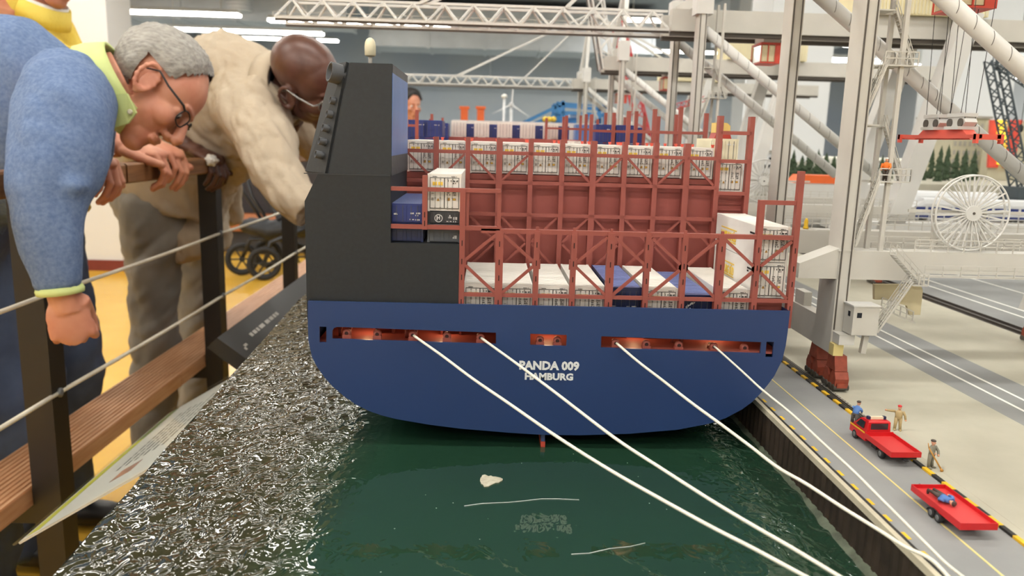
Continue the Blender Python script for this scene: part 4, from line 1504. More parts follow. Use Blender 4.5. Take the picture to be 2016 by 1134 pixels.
# ---- mooring ropes
ROPES = [([(813, 659), (870, 700), (930, 745), (1000, 793), (1097, 860), (1200, 925), (1300, 982), (1400, 1037), (1480, 1078), (1584, 1134), (1720, 1206)], 0.33, 'thick white mooring rope from the chock nearest the funnel side'),
         ([(946, 664), (1020, 718), (1100, 778), (1210, 862), (1300, 921), (1400, 985), (1480, 1033), (1560, 1079), (1651, 1134), (1780, 1212)], 0.33, 'thick white mooring rope crossing the ship name'),
         ([(1212, 674), (1255, 711), (1302, 747), (1360, 792), (1416, 833), (1475, 877), (1531, 920), (1588, 953), (1660, 1000), (1731, 1044), (1781, 1076), (1835, 1103), (1888, 1160)], 0.352, 'white mooring rope crossing the quay edge from the starboard opening'),
         ([(1404, 680), (1461, 731), (1499, 766), (1559, 815), (1620, 872), (1680, 927), (1730, 977), (1772, 1019), (1835, 1082), (1865, 1111), (1915, 1150)], 0.358, 'thin white mooring rope running along the quay lane')]
for i, (pts, y1, lab) in enumerate(ROPES):
    d = [0]
    for a, b in zip(pts, pts[1:]):
        d.append(d[-1] + math.hypot(b[0] - a[0], b[1] - a[1]))
    pp_ = []
    y0 = YT + 0.006
    for (x, y), s_ in zip(pts, d):
        u = s_ / d[-1]
        Y = 1 / ((1 - u) / y0 + u / y1)
        q = P(x, y, Y)
        if q.x > 0.239 and q.z < ZQ + 0.0012:
            q = PZ(x, y, ZQ + 0.0012)
        pp_.append(q)
    c0 = chocks[(2, 4, 7, 10)[i]]
    pp_ = [Vector((c0.x, YT + 0.02, c0.z - 0.001))] + pp_
    # smooth the survey points
    sm = []
    for j in range(len(pp_) - 1):
        p0, p1, p2, p3 = pp_[max(j - 1, 0)], pp_[j], pp_[j + 1], pp_[min(j + 2, len(pp_) - 1)]
        for k in range(6):
            t_ = k / 6
            sm.append(0.5 * (2 * p1 + (p2 - p0) * t_ + (2 * p0 - 5 * p1 + 4 * p2 - p3) * t_ ** 2 + (3 * p1 - p0 - 3 * p2 + p3) * t_ ** 3))
    sm.append(pp_[-1])
    rp = MB().tube(sm, 0.00105 if i < 3 else 0.0008, 8).build('mooring_rope', M['rope'])
    tag(rp, lab, 'rope', 'mooring ropes of the ship')

# ================================================================== ship-to-shore cranes
cr_ = thing('gantry_crane', 'grey harbour gantry crane with a stair tower and a cable wheel, beside the ship stern', 'crane', (0.327, 0.714, ZQ), 'gantry cranes along the quay')
CM = M['crane']
CX0, CX1 = 0.3216, 0.3337


def cbox(lo, hi, nm, m_=None, par=None):
    return MB().box(lo, hi).build(nm, m_ or CM, par or cr_)


def rails(par, a, b, h=0.011, n=8, nm='handrail', r_=0.00045, mids=1):
    """handrail from a to b with posts"""
    a, b = Vector(a), Vector(b)
    up = Vector((0, 0, h))
    m_ = MB()
    for k in range(mids + 1):
        m_.beam(a + up * (1 - k * 0.5), b + up * (1 - k * 0.5), r_ * 2, r_ * 2)
    for i in range(n + 1):
        p = a.lerp(b, i / n)
        m_.beam(p, p + up, r_ * 2, r_ * 2)
    return m_.build(nm, CM, par)


def stair(par, a, b, wd=0.007, n=12, rail=True, axis=(0, 1, 0)):
    """flight from a up to b, width wd along the axis"""
    a, b, ax = Vector(a), Vector(b), Vector(axis) * wd
    s_ = MB()
    for k in (0, 1):
        s_.beam(a + ax * k, b + ax * k, 0.0008, 0.0018)
    o = s_.build('stair_flight', CM, par)
    st_ = MB()
    d = (b - a)
    hd = Vector((d.x, d.y, 0)).normalized() * 0.0016
    for i in range(n):
        p = a.lerp(b, (i + 0.5) / n)
        st_.hexa([p - hd, p + hd, p + hd + ax, p - hd + ax], [q + Vector((0, 0, 0.0005)) for q in (p - hd, p + hd, p + hd + ax, p - hd + ax)])
    tag(st_.build('treads', CM, o), kind='stuff')
    if rail:
        hr = MB()
        for k in (0, 1):
            for hh in (0.0045, 0.009):
                hr.beam(a + ax * k + Vector((0, 0, hh)), b + ax * k + Vector((0, 0, hh)), 0.0006, 0.0006)
            for i in range(5):
                p = a.lerp(b, i / 4) + ax * k
                hr.beam(p, p + Vector((0, 0, 0.009)), 0.0006, 0.0006)
        hr.build('stair_rail', CM, o)
    return o


ZB0, ZB1 = P(1750, 552, 0.70).z, P(1750, 496, 0.70).z       # portal beam
ZTOPC = 1.335


def bogie(x, y):
    b = MB()
    b.prism([(x - 0.0058, y - 0.010, 0.919), (x - 0.0058, y + 0.010, 0.919), (x - 0.0058, y + 0.006, 0.9325), (x - 0.0058, y - 0.006, 0.9325)], (0.0116, 0, 0))
    o = b.build('bogie', M['bogie'], cr_)
    for s_ in (-1, 1):
        t_ = MB()
        yy = y + s_ * 0.0075
        t_.prism([(x - 0.0062, yy - 0.0055, 0.9030), (x - 0.0062, yy + 0.0055, 0.9030), (x - 0.0062, yy + 0.0062, 0.9125), (x - 0.0062, yy + 0.003, 0.9185), (x - 0.0062, yy - 0.003, 0.9185), (x - 0.0062, yy - 0.0062, 0.9125)], (0.0124, 0, 0))
        t_.box((x - 0.0048, yy - 0.0075, 0.9045), (x + 0.0048, yy + 0.0075, 0.9085))
        t_.build('wheel_truck', M['bogie'], o)
        for q in (-1, 1):
            MB().cyl((x - 0.0072, yy + q * 0.0033, 0.9040), (x + 0.0072, yy + q * 0.0033, 0.9040), 0.0030, n=14).build('wheel', M['steel'], o)


def frame(Y, front):
    D = 0.027
    cbox((CX0, Y, 0.9325), (CX1, Y + D, ZTOPC), 'column')
    cbox((CX0 - 0.0008, Y - 0.0004, 0.9325), (CX1, Y + D + 0.010, ZB0), 'leg_box')
    for x0, x1 in ((CX0 + 0.0006, CX0 + 0.0018), (CX1 - 0.0026, CX1 - 0.0016)):
        cbox((x0, Y - 0.0010, 0.955), (x1, Y + 0.0006, ZTOPC), 'cable_slot', M['crane_groove'])
    # flange where column meets the portal
    cbox((CX0 - 0.0012, Y - 0.0004, ZB1 - 0.0005), (CX1 + 0.001, Y + D + 0.001, ZB1 + 0.0010), 'flange')
    # bracket towards the ship
    xa = P(1567, 520, 0.71).x
    q = MB()
    q.prism([(xa, Y + 0.002, ZB0), (CX0, Y + 0.002, ZB0), (CX0, Y + 0.002, ZB1 + 0.002), (xa, Y + 0.002, ZB0 + (ZB1 - ZB0) * 0.52)], (0, D - 0.004, 0))
    q.build('bracket', CM, cr_)
    # portal beam and its deep haunch
    xh0, xh1 = P(1765, 495, 0.70).x, P(1806, 552, 0.70).x
    q = MB()
    q.prism([(CX1, Y + 0.001, ZB0), (xh1 - 0.006, Y + 0.001, ZB0), (xh0, Y + 0.001, ZB1), (CX1, Y + 0.001, ZB1)], (0, D - 0.002, 0))
    q.build('haunch', CM, cr_)
    cbox((xh0 - 0.004, Y + 0.006, ZB0 + 0.006), (0.70, Y + D, ZB1), 'portal_beam')
    rails(cr_, (CX1 + 0.01, Y + D - 0.001, ZB1), (0.70, Y + D - 0.001, ZB1), n=22)
    if front:
        rails(cr_, (xh0 + 0.02, Y + 0.006, ZB1), (0.70, Y + 0.006, ZB1), n=20)
    cbox((xh1, Y - 0.004, ZB0 + 0.004), (0.70, Y + 0.006, ZB0 + 0.0052), 'walkway')
    rails(cr_, (xh1 + 0.004, Y - 0.004, ZB0 + 0.005), (0.70, Y - 0.004, ZB0 + 0.005), h=0.010, n=18)
    # inclined landside leg
    MB().beam((0.648, Y + 0.012, 0.935), (0.752, Y + 0.012, ZTOPC), 0.027, 0.030, up=(1, 0, 0)).build('landside_leg', M['crane2'], cr_)
    bogie(0.648, Y + 0.012)
    # tubular diagonal with its spiral strake
    a, b = (Vector((CX1, Y + 0.012, 1.296)), Vector((0.640, Y + 0.012, 1.072)))
    tb = MB().cyl(a, b, 0.0078, n=16).build('diagonal_tube', M['crane2'], cr_)
    for i in range(16):
        p = a.lerp(b, 0.06 + i * 0.057)
        d = (b - a).normalized()
        ax = (d + Vector((0.0, 0, 0.55))).normalized()
        MB().torus(p, ax, 0.0084, 0.00025, 18, 5).build('strake', M['crane_groove'], tb)
    # bogies
    bogie(0.3276, Y - 0.004)
    bogie(0.3276, Y + 0.036)


FY, BY = 0.700, 0.872
frame(FY, True)
frame(BY, False)
# sill beam between the legs
ZS0, ZS1 = 0.9330, 0.9615
cbox((CX0, FY + 0.036, ZS0), (CX1, BY, ZS1), 'sill_beam')
cbox((0.638, FY + 0.02, 0.94), (0.660, BY, 0.962), 'sill_beam')
cbox((CX0 + 0.002, FY + 0.075, ZS1), (CX1 - 0.002, FY + 0.098, ZS1 + 0.014), 'control_box')
# main girder, boom and stays
GY0, GY1 = FY + 0.055, FY + 0.140
for y in (GY0, GY1 - 0.018):
    g = cbox((0.29, y, 1.3035), (1.15, y + 0.018, 1.3330), 'girder')
    cbox((0.29, y + 0.002, 1.2925), (1.15, y + 0.012, 1.2985), 'trolley_rail', M['crane_groove'], g)
    cbox((0.29, y - 0.003, 1.2985), (1.15, y + 0.021, 1.3035), 'girder_flange', None, g)
for Y in (FY, BY):
    cbox((CX0 - 0.006, Y - 0.002, 1.318), (CX1 + 0.008, Y + 0.029, 1.365), 'column_head', M['crane2'])
cbox((CX0, FY + 0.027, 1.335), (CX1, BY, 1.355), 'cross_beam')
cbox((0.735, FY + 0.02, 1.335), (0.765, BY, 1.360), 'cross_beam')
for Y in (FY + 0.012, BY + 0.012):
    MB().beam((0.3276, Y, 1.36), (0.345, 0.786, 1.56), 0.010, 0.012).build('apex_leg', M['crane2'], cr_)
    MB().beam((0.345, 0.786, 1.555), (0.745, Y, 1.35), 0.007, 0.007).build('back_stay', M['crane2'], cr_)
NB = 13
BX0, BX1 = 0.288, -0.345
zb0, zb1 = 1.3020, 1.3320
boom = cbox((BX1, GY0 + 0.004, zb0 - 0.003), (BX0, GY0 + 0.010, zb0 + 0.001), 'boom', M['crane2'])
cbox((BX1, GY1 - 0.010, zb0 - 0.003), (BX0, GY1 - 0.004, zb0 + 0.001), 'lower_chord', M['crane2'], boom)
cbox((BX1, GY0 + 0.006, zb0 - 0.0062), (BX0, GY0 + 0.009, zb0 - 0.003), 'trolley_rail', M['crane_groove'], boom)
cbox((BX1, GY1 - 0.009, zb0 - 0.0062), (BX0, GY1 - 0.006, zb0 - 0.003), 'trolley_rail', M['crane_groove'], boom)
for y in (GY0 + 0.024, GY1 - 0.024):
    MB().beam((BX1 + 0.02, y, zb1), (BX0, y, zb1), 0.004, 0.004).build('upper_chord', M['crane2'], boom)
for i in range(NB):
    xa, xb = BX1 + (BX0 - BX1) * i / NB, BX1 + (BX0 - BX1) * (i + 1) / NB
    xm = (xa + xb) / 2
    for y, y2 in ((GY0 + 0.007, GY0 + 0.024), (GY1 - 0.007, GY1 - 0.024)):
        for x in (xa, xb):
            MB().beam((x, y, zb0), (xm, y2, zb1), 0.0030, 0.0030).build('diagonal', M['crane2'], boom)
    MB().beam((xm, GY0 + 0.024, zb1), (xm, GY1 - 0.024, zb1), 0.002, 0.002).build('cross_tie', M['crane2'], boom)
    MB().beam((xa, GY0 + 0.007, zb0), (xb, GY1 - 0.007, zb0), 0.002, 0.002).build('cross_tie', M['crane2'], boom)
for y in (GY0 + 0.02, GY1 - 0.02):
    MB().beam((-0.115, y, zb1), (0.345, 0.786, 1.555), 0.004, 0.005).build('fore_stay', M['crane2'], boom)
    MB().beam((0.12, y, zb1), (0.345, 0.786, 1.555), 0.003, 0.004).build('fore_stay', M['crane2'], boom)
rails(boom, (BX1, GY0 - 0.004, zb0 - 0.004), (BX0, GY0 - 0.004, zb0 - 0.004), h=0.010, n=26, r_=0.0003)
# machinery house and driver's cabin
mh = cbox((0.60, GY0 - 0.012, 1.334), (0.80, GY1 + 0.012, 1.400), 'machine_house', mat('house_cream', (232, 220, 176), 0.55))
for i in range(34):
    x = 0.603 + i * 0.0058
    MB().box((x, GY0 - 0.0135, 1.336), (x + 0.0026, GY0 - 0.012, 1.398)).build('cladding_rib', M['cream'], mh)
cx_ = 0.463
cab_ = MB()
cab_.box((cx_ - 0.018, GY0 + 0.018, 1.2550), (cx_ + 0.018, GY1 - 0.018, 1.2570))
cab_.box((cx_ - 0.018, GY0 + 0.018, 1.2850), (cx_ + 0.018, GY1 - 0.018, 1.2880))
for x in (cx_ - 0.018, cx_ - 0.006, cx_ + 0.006, cx_ + 0.0165):
    for y in (GY0 + 0.018, GY1 - 0.0195):
        cab_.box((x, y, 1.2550), (x + 0.0015, y + 0.0015, 1.2880))
cab_.box((cx_ + 0.008, GY0 + 0.019, 1.257), (cx_ + 0.017, GY1 - 0.019, 1.285))
cb_ = cab_.build('driver_cabin', mat('cabin_red', (206, 74, 56), 0.45), cr_)
MB().box((cx_ - 0.016, GY0 + 0.020, 1.258), (cx_ + 0.006, GY1 - 0.020, 1.284)).build('cabin_glazing', mat('cabin_glass', (210, 196, 160), 0.15), cb_)
cbox((cx_ - 0.014, GY0 + 0.02, 1.288), (cx_ + 0.014, GY1 - 0.02, 1.2985), 'trolley')
# access boxes at the foot of the near leg
a, b = P(1653, 660, 0.686), P(1681, 680, 0.686)
tr_ = MB().box((a.x, 0.686, b.z), (b.x, 0.7005, a.z)).build('cable_tray', M['crane2'], cr_)
MB().box((a.x - 0.0005, 0.6855, a.z), (b.x, 0.7005, a.z + 0.0006)).build('tray_lip', CM, tr_)
a, b = P(1642, 678, 0.690), P(1659, 701, 0.690)
MB().box((a.x, 0.690, b.z), (b.x, 0.6995, a.z)).build('yellow_box', mat('box_pale_yellow', (224, 206, 140), 0.5), cr_)
a, b = P(1682, 604, 0.680), P(1726, 661, 0.680)
cb2 = MB().box((a.x, 0.680, b.z), (b.x, 0.6985, a.z)).build('switch_cabin', CM, cr_)
MB().box((a.x - 0.001, 0.679, a.z), (b.x + 0.001, 0.6995, a.z + 0.0012)).build('cabin_roof', M['crane2'], cb2)
w0, w1 = P(1688, 616, 0.680), P(1696, 626, 0.680)
MB().box((w0.x, 0.6796, w1.z), (w1.x, 0.6803, w0.z)).build('window', M['pipe_in'], cb2)
MB().box((a.x - 0.0003, 0.686, w1.z), (a.x + 0.0003, 0.690, w0.z)).build('window', M['pipe_in'], cb2)
c, d = P(1704, 661, 0.688), P(1697, 695, 0.688)
MB().beam(c, d, 0.0046, 0.005).build('strut', CM, cr_)
# stairs below the portal
s0, s1 = P(1727, 655, 0.684), P(1797, 556, 0.684)
stair(cr_, s0, s1, 0.008, 16)
s0, s1 = P(1806, 560, 0.690), P(1752, 499, 0.690)
st2 = stair(cr_, s0, s1, 0.0075, 12, axis=(0.25, -1, 0))
a, b = P(1795, 560, 0.684), P(1822, 560, 0.684)
lan = MB().box((a.x, 0.680, a.z - 0.001), (b.x, 0.702, a.z)).build('landing', CM, cr_)
rails(cr_, (a.x + 0.004, 0.680, a.z), (b.x, 0.680, a.z), h=0.010, n=2)
# guard plate and low gangway behind the stairs
gp = [P(x, y, 0.726) for x, y in ((1722, 560), (1812, 560), (1817, 572), (1812, 620), (1790, 620), (1786, 602), (1740, 590), (1722, 590))]
q = MB()
q.prism([(p.x, 0.726, p.z) for p in gp], (0, 0.004, 0))
q.build('guard_plate', mat('crane_beige', (206, 194, 158), 0.55), cr_)
a, b = P(1735, 606, 0.722), P(1796, 634, 0.722)
q = MB().beam(a, b, 0.010, 0.0014).build('gangway', CM, cr_)
rails(cr_, a, b, h=0.010, n=5)
# stair tower beside the near column
YS = FY + 0.004
x1 = P(1742, 400, 0.707).x
x2 = P(1724, 320, 0.722).x
tw_ = MB().box((x1 - 0.0018, YS, ZB1), (x1 + 0.0018, YS + 0.004, ZTOPC)).build('stair_tower', CM, cr_)
MB().box((x2 - 0.0018, YS + 0.016, ZB1), (x2 + 0.0018, YS + 0.020, ZTOPC)).build('tower_post', CM, tw_)
zl = [P(1742, y, 0.707).z for y in (356, 246, 128, 20)]
xr = P(1785, 356, 0.707).x


def landing(x0, x1_, z, yy0=YS - 0.003, yy1=YS + 0.014):
    MB().box((x0, yy0, z - 0.0012), (x1_, yy1, z)).build('landing', CM, tw_)


landing(P(1723, 356, 0.707).x, xr, zl[0])
rails(tw_, (P(1723, 356, 0.707).x, YS - 0.003, zl[0]), (xr, YS - 0.003, zl[0]), n=3)
rails(tw_, (xr, YS - 0.003, zl[0]), (xr, YS + 0.014, zl[0]), n=2)
landing(CX1, CX1 + 0.012, zl[1])
landing(P(1735, 128, 0.707).x, P(1800, 128, 0.707).x, zl[2])
rails(tw_, (P(1735, 128, 0.707).x, YS - 0.003, zl[2]), (P(1800, 128, 0.707).x, YS - 0.003, zl[2]), n=3)
landing(CX1, CX1 + 0.014, zl[3])
stair(tw_, (P(1690, 445, 0.700).x, YS - 0.003, ZB1 + 0.004), (P(1733, 356, 0.700).x, YS - 0.003, zl[0]), 0.007, 13)
stair(tw_, (P(1772, 352, 0.712).x, YS + 0.006, zl[0]), (P(1742, 246, 0.712).x, YS + 0.006, zl[1]), 0.005, 14)
stair(tw_, (P(1698, 246, 0.700).x, YS - 0.003, zl[1]), (P(1748, 128, 0.700).x, YS - 0.003, zl[2]), 0.007, 15)
stair(tw_, (P(1796, 128, 0.712).x, YS + 0.006, zl[2]), (P(1764, 20, 0.712).x, YS + 0.006, zl[3]), 0.005, 14)
for z in zl:
    MB().box((CX1, YS + 0.014, z - 0.002), (x1, YS + 0.016, z)).build('tower_tie', CM, tw_)
# cable wheel on the portal
wc = P(1915, 420, 0.714)
RW = 0.0345
wh = MB().torus(wc, (0, 1, 0), RW, 0.0009, 64, 8).build('cable_wheel', M['crane2'], cr_)
MB().torus(wc + Vector((0, 0.007, 0)), (0, 1, 0), RW, 0.0009, 64, 8).build('wheel_rim', M['crane2'], wh)
MB().cyl(wc + Vector((0, -0.002, 0)), wc + Vector((0, 0.009, 0)), 0.0072, n=24).build('hub', M['crane2'], wh)
MB().cyl(wc + Vector((0, -0.0026, 0)), wc + Vector((0, -0.0019, 0)), 0.0012, n=12).build('axle', M['crane_groove'], wh)
for i in range(24):
    t_ = 2 * PI * (i + 0.3) / 24
    e = Vector((math.cos(t_), 0, math.sin(t_)))
    for y in (0.0, 0.007):
        MB().beam(wc + e * 0.006 + Vector((0, y, 0)), wc + e * RW + Vector((0, y, 0)), 0.0013, 0.0009, up=(0, 1, 0)).build('spoke', M['crane2'], wh)
for dx in (-0.0285, 0.0185):
    cbox((wc.x + dx - 0.0014, 0.724, ZB1), (wc.x + dx + 0.0014, 0.7265, wc.z + 0.003), 'wheel_stand')
cbox((wc.x - 0.055, 0.7235, wc.z - 0.001), (wc.x + 0.08, 0.7255, wc.z + 0.0016), 'wheel_axle_beam')

# the other cranes along the quay
cb1 = copy_tree(cr_, (0.327, 0.714 + 0.562, ZQ), 'grey harbour gantry crane whose lattice boom reaches over the white reefers')
cb2_ = copy_tree(cr_, (0.327, 0.714 + 1.300, ZQ), 'grey harbour gantry crane with its boom folded upright, farther up the quay')
cb3 = copy_tree(cr_, (0.327, 0.714 + 2.050, ZQ), 'grey harbour gantry crane at the far end of the quay before the grey wall')
for o in list(cb2_.children):
    if o.name.startswith('boom'):
        for c in list(o.children):
            if c.name.startswith('fore_stay'):
                bpy.data.objects.remove(c)
        Hn = Vector((BX0 - 0.327, 0, zb0 - ZQ))
        Rn = Matrix.Rotation(math.radians(78), 3, 'Y')
        o.rotation_euler = (0, math.radians(78), 0)
        o.location = Hn - Rn @ Hn

# worker on the stair tower
fp = P(1742, 355, 0.704)
figure('worker_figure', 'tiny worker in an orange vest and white helmet on the crane stairs', (fp.x, YS + 0.0005, zl[0] + 0.0002), -0.6, M['fig_vest'], M['fig_dark'], M['helmet'],
       [[(-0.003, 0, 0.0157), (-0.0038, -0.0005, 0.0125), (-0.0036, -0.0012, 0.0098)], [(0.003, 0, 0.0157), (0.0038, -0.0010, 0.0125), (0.0032, -0.0030, 0.0110)]], h=0.0200, stance=0.002)

# ---- spreader hanging from the near crane
SX, SY0, SY1 = 0.459, 0.722, 0.862
sz = 1.1315
sp_ = thing('container_spreader', 'salmon red container spreader under a grey head block, hanging on thin ropes', 'spreader', (SX, 0.79, sz))
q = MB()
q.prism([(SX - 0.0055, SY0 + 0.020, sz), (SX - 0.0055, SY1 - 0.020, sz), (SX - 0.0055, SY1 - 0.035, sz + 0.0095), (SX - 0.0055, SY0 + 0.035, sz + 0.0095)], (0.011, 0, 0))
q.build('spreader_beam', M['spreader'], sp_)
for x in (-0.009, 0.009):
    MB().box((SX + x - 0.0018, SY0, sz + 0.001), (SX + x + 0.0018, SY1, sz + 0.0045)).build('telescopic_arm', M['spreader'], sp_)
for y in (SY0, SY1 - 0.004):
    MB().box((SX - 0.013, y, sz), (SX + 0.013, y + 0.004, sz + 0.0050)).build('end_beam', M['spreader'], sp_)
    for x in (-0.013, 0.0105):
        MB().box((SX + x, y - 0.0005, sz - 0.0035), (SX + x + 0.0028, y + 0.0045, sz + 0.0050)).build('corner_guide', M['spreader'], sp_)
for y0_ in (0.757, 0.800):
    q = MB()
    q.box((SX - 0.010, y0_, sz + 0.0095), (SX + 0.010, y0_ + 0.024, sz + 0.0125))
    q.prism([(SX - 0.006, y0_ - 0.004, sz + 0.0165), (SX - 0.006, y0_ + 0.002, sz + 0.0110), (SX - 0.006, y0_ + 0.022, sz + 0.0110), (SX - 0.006, y0_ + 0.028, sz + 0.0165), (SX - 0.006, y0_ + 0.024, sz + 0.0215), (SX - 0.006, y0_, sz + 0.0215)], (0.012, 0, 0))
    hb_ = q.build('head_block', M['crane2'], sp_)
    MB().box((SX - 0.007, y0_ - 0.002, sz + 0.0215), (SX + 0.007, y0_ + 0.026, sz + 0.0250)).build('head_plate', M['crane2'], hb_)
    for y in (y0_ + 0.003, y0_ + 0.021):
        MB().cyl((SX - 0.0072, y, sz + 0.0160), (SX + 0.0072, y, sz + 0.0160), 0.0042, n=14).build('sheave', M['crane_groove'], hb_)
    for y in (y0_ - 0.001, y0_ + 0.024):
        for x in (-0.005, 0.005):
            MB().cyl((SX + x, y, sz + 0.018), (SX + x * 2.2, y, 1.2985), 0.00032, n=5).build('hoist_rope', M['dark'], sp_)

# ================================================================== visitors' railing
RX = -0.798                                   # railing line
ZR0, ZR1_ = 1.003, 1.046
PY = [0.5, 1.4, 2.3, 3.2, 4.1, 5.0]
rl = thing('visitor_railing', 'black steel railing with wooden handrail and two pale ropes along the aisle', 'railing', (RX, 1.4, 0))
for y in PY:
    p_ = MB().box((RX - 0.025, y - 0.025, 0), (RX + 0.025, y + 0.025, ZR0)).build('post', M['black_steel'], rl)
    MB().box((RX - 0.045, y - 0.045, 0), (RX + 0.045, y + 0.045, 0.008)).build('base_plate', M['black_steel'], p_)
    MB().box((RX - 0.16, y - 0.02, 0.395), (RX + 0.0, y + 0.02, 0.432)).build('bracket', M['black_steel'], p_)
    for z in (0.828, 0.643):
        MB().lathe((RX + 0.025, y, z), (1, 0, 0), [(0.009, 0), (0.009, 0.003), (0.005, 0.005)], 12).build('rope_eye', M['rim'], p_)
for y0, y1 in ((0.2, 1.722), (1.730, 3.4), (3.408, 5.1)):
    q = MB()
    c_ = 0.004
    q.prism([(RX - 0.025 + c_, y0, ZR0), (RX + 0.025 - c_, y0, ZR0), (RX + 0.025, y0, ZR0 + c_), (RX + 0.025, y0, ZR1_ - c_), (RX + 0.025 - c_, y0, ZR1_), (RX - 0.025 + c_, y0, ZR1_), (RX - 0.025, y0, ZR1_ - c_), (RX - 0.025, y0, ZR0 + c_)], (0, y1 - y0, 0))
    q.build('handrail', M['handrail'], rl)
MB().box((RX - 0.018, 1.7215, ZR0 + 0.002), (RX + 0.018, 1.7305, ZR1_ - 0.003)).build('joint', M['black_steel'], rl)
for z in (0.828, 0.643):
    for a, b in zip(PY, PY[1:]):
        pts = []
        for i in range(9):
            t_ = i / 8
            pts.append((RX + 0.024, a + (b - a) * t_, z - 0.003 * 4 * t_ * (1 - t_)))
        MB().tube(pts, 0.0042, 8).build('rope', M['cable'], rl)
# ribbed decking plank
pk = thing('decking_bench', 'ribbed brown wooden decking plank carried by the railing posts', 'bench', (-0.9, 1.4, 0.432))
for y0, y1 in ((0.2, 2.095), (2.10, 3.98), (3.985, 5.1)):
    prof = [(RX - 0.028 - 0.0, 0.0)]
    xs0, xs1 = RX - 0.155, RX - 0.028
    top = []
    n = 11
    for i in range(n):
        xa = xs0 + (xs1 - xs0) * i / n
        w_ = (xs1 - xs0) / n
        top += [(xa, 0.034), (xa + w_ * 0.55, 0.034), (xa + w_ * 0.6, 0.0305), (xa + w_ * 0.95, 0.0305)]
    poly = [(xs0, 0.0), ] + top + [(xs1, 0.034), (xs1, 0.0)]
    q = MB()
    q.prism([(x, y0, 0.432 + z) for x, z in poly], (0, y1 - y0, 0))
    q.build('plank', M['plank'], pk)

# black console on the edge of the table
co = thing('info_console', 'black slanted console box with faint white lettering at the table edge', 'console', (-0.50, 1.8, 0.62))
fc = [PX(462, 699, -0.50), PX(487, 726, -0.46)]
y0, y1 = 1.49, 2.25
z_ = 0.672
tl, tr2 = Vector((-0.515, 0, 0.728)), Vector((-0.452, 0, 0.680))
q = MB()
q.prism([(tl.x, y0, tl.z), (tr2.x, y0, tr2.z), (tr2.x - 0.004, y0, tr2.z - 0.035), (tl.x - 0.02, y0, tl.z - 0.02)], (0, y1 - y0, 0))
body = q.build('console_body', M['black_steel'], co)
MB().beam((-0.49, 2.08, 0.69), (-0.27, 2.08, 0.66), 0.3, 0.016).build('mounting_plate', M['black_steel'], co)
q = MB()
rdm = random.Random(4)
yy = 1.60
n_ = (tr2 - tl).normalized()
up2 = Vector((n_.z, 0, -n_.x)) * -1
if up2.z < 0:
    up2 = -up2
while yy < 1.82:
    L_ = rdm.uniform(0.012, 0.032)
    a = tl.lerp(tr2, 0.42) + up2 * 0.0003
    b = tl.lerp(tr2, 0.53) + up2 * 0.0003
    q.hexa([(a.x, yy, a.z), (b.x, yy, b.z), (b.x, yy + L_, b.z), (a.x, yy + L_, a.z)], [(a.x, yy, a.z + 0.0004), (b.x, yy, b.z + 0.0004), (b.x, yy + L_, b.z + 0.0004), (a.x, yy + L_, a.z + 0.0004)])
    yy += L_ + rdm.uniform(0.004, 0.016)
q.build('lettering', M['decal_grey'], body)
q = MB()
for t0, t1, ya, yb in ((0.62, 0.70, 1.525, 1.535), (0.55, 0.62, 1.535, 1.553)):
    a, b = tl.lerp(tr2, t0), tl.lerp(tr2, t1)
    q.hexa([(a.x, ya, a.z + 0.0003), (b.x, ya, b.z + 0.0003), (b.x, yb, b.z + 0.0003), (a.x, yb, a.z + 0.0003)], [(a.x, ya, a.z + 0.0007), (b.x, ya, b.z + 0.0007), (b.x, yb, b.z + 0.0007), (a.x, yb, a.z + 0.0007)])
q.build('emblem', M['decal_grey'], body)

# acrylic information board
ib = thing('information_board', 'tilted acrylic information board with a printed white sheet and green strip', 'board', (-0.5, 1.3, 0.6))
oA, oB = Vector((-0.600, 0, 0.583)), Vector((-0.300, 0, 0.766))


def bpt(u, y, e=0.0):
    d = (oB - oA).normalized()
    nn = Vector((-d.z, 0, d.x))
    p = oA.lerp(oB, u) + nn * e
    return Vector((p.x, y, p.z))


def bslab(u0, u1, ya, yb, e0, e1, nm, m_, par):
    q = MB()
    q.hexa([bpt(u0, ya, e0), bpt(u1, ya, e0), bpt(u1, yb, e0), bpt(u0, yb, e0)], [bpt(u0, ya, e1), bpt(u1, ya, e1), bpt(u1, yb, e1), bpt(u0, yb, e1)])
    return q.build(nm, m_, par)


sheet = bslab(0, 0.82, 0.965, 1.455, 0, 0.003, 'printed_sheet', mat('paper_print', (214, 212, 206), 0.5, var=0.03, scale=8), ib)
bslab(0.0, 0.82, 0.955, 1.475, 0.0035, 0.0065, 'acrylic_cover', M['acrylic'], ib)
bslab(0.015, 0.075, 0.975, 1.30, 0.0031, 0.0033, 'print_strip', mat('print_lime', (190, 190, 70), 0.5), sheet)
bslab(0.015, 0.075, 1.30, 1.45, 0.0031, 0.0033, 'print_strip', mat('print_green', (108, 128, 76), 0.5), sheet)
bslab(0.56, 0.80, 1.17, 1.44, 0.0031, 0.0033, 'print_photo', mat('print_photo', (150, 110, 104), 0.5, scale=20, rgb2=(96, 70, 74), detail=6), sheet)
bslab(0.30, 0.40, 1.03, 1.07, 0.0031, 0.0033, 'print_picture', mat('print_orange', (206, 150, 118), 0.5, scale=60, rgb2=(150, 120, 110)), sheet)
q = MB()
rdm = random.Random(8)
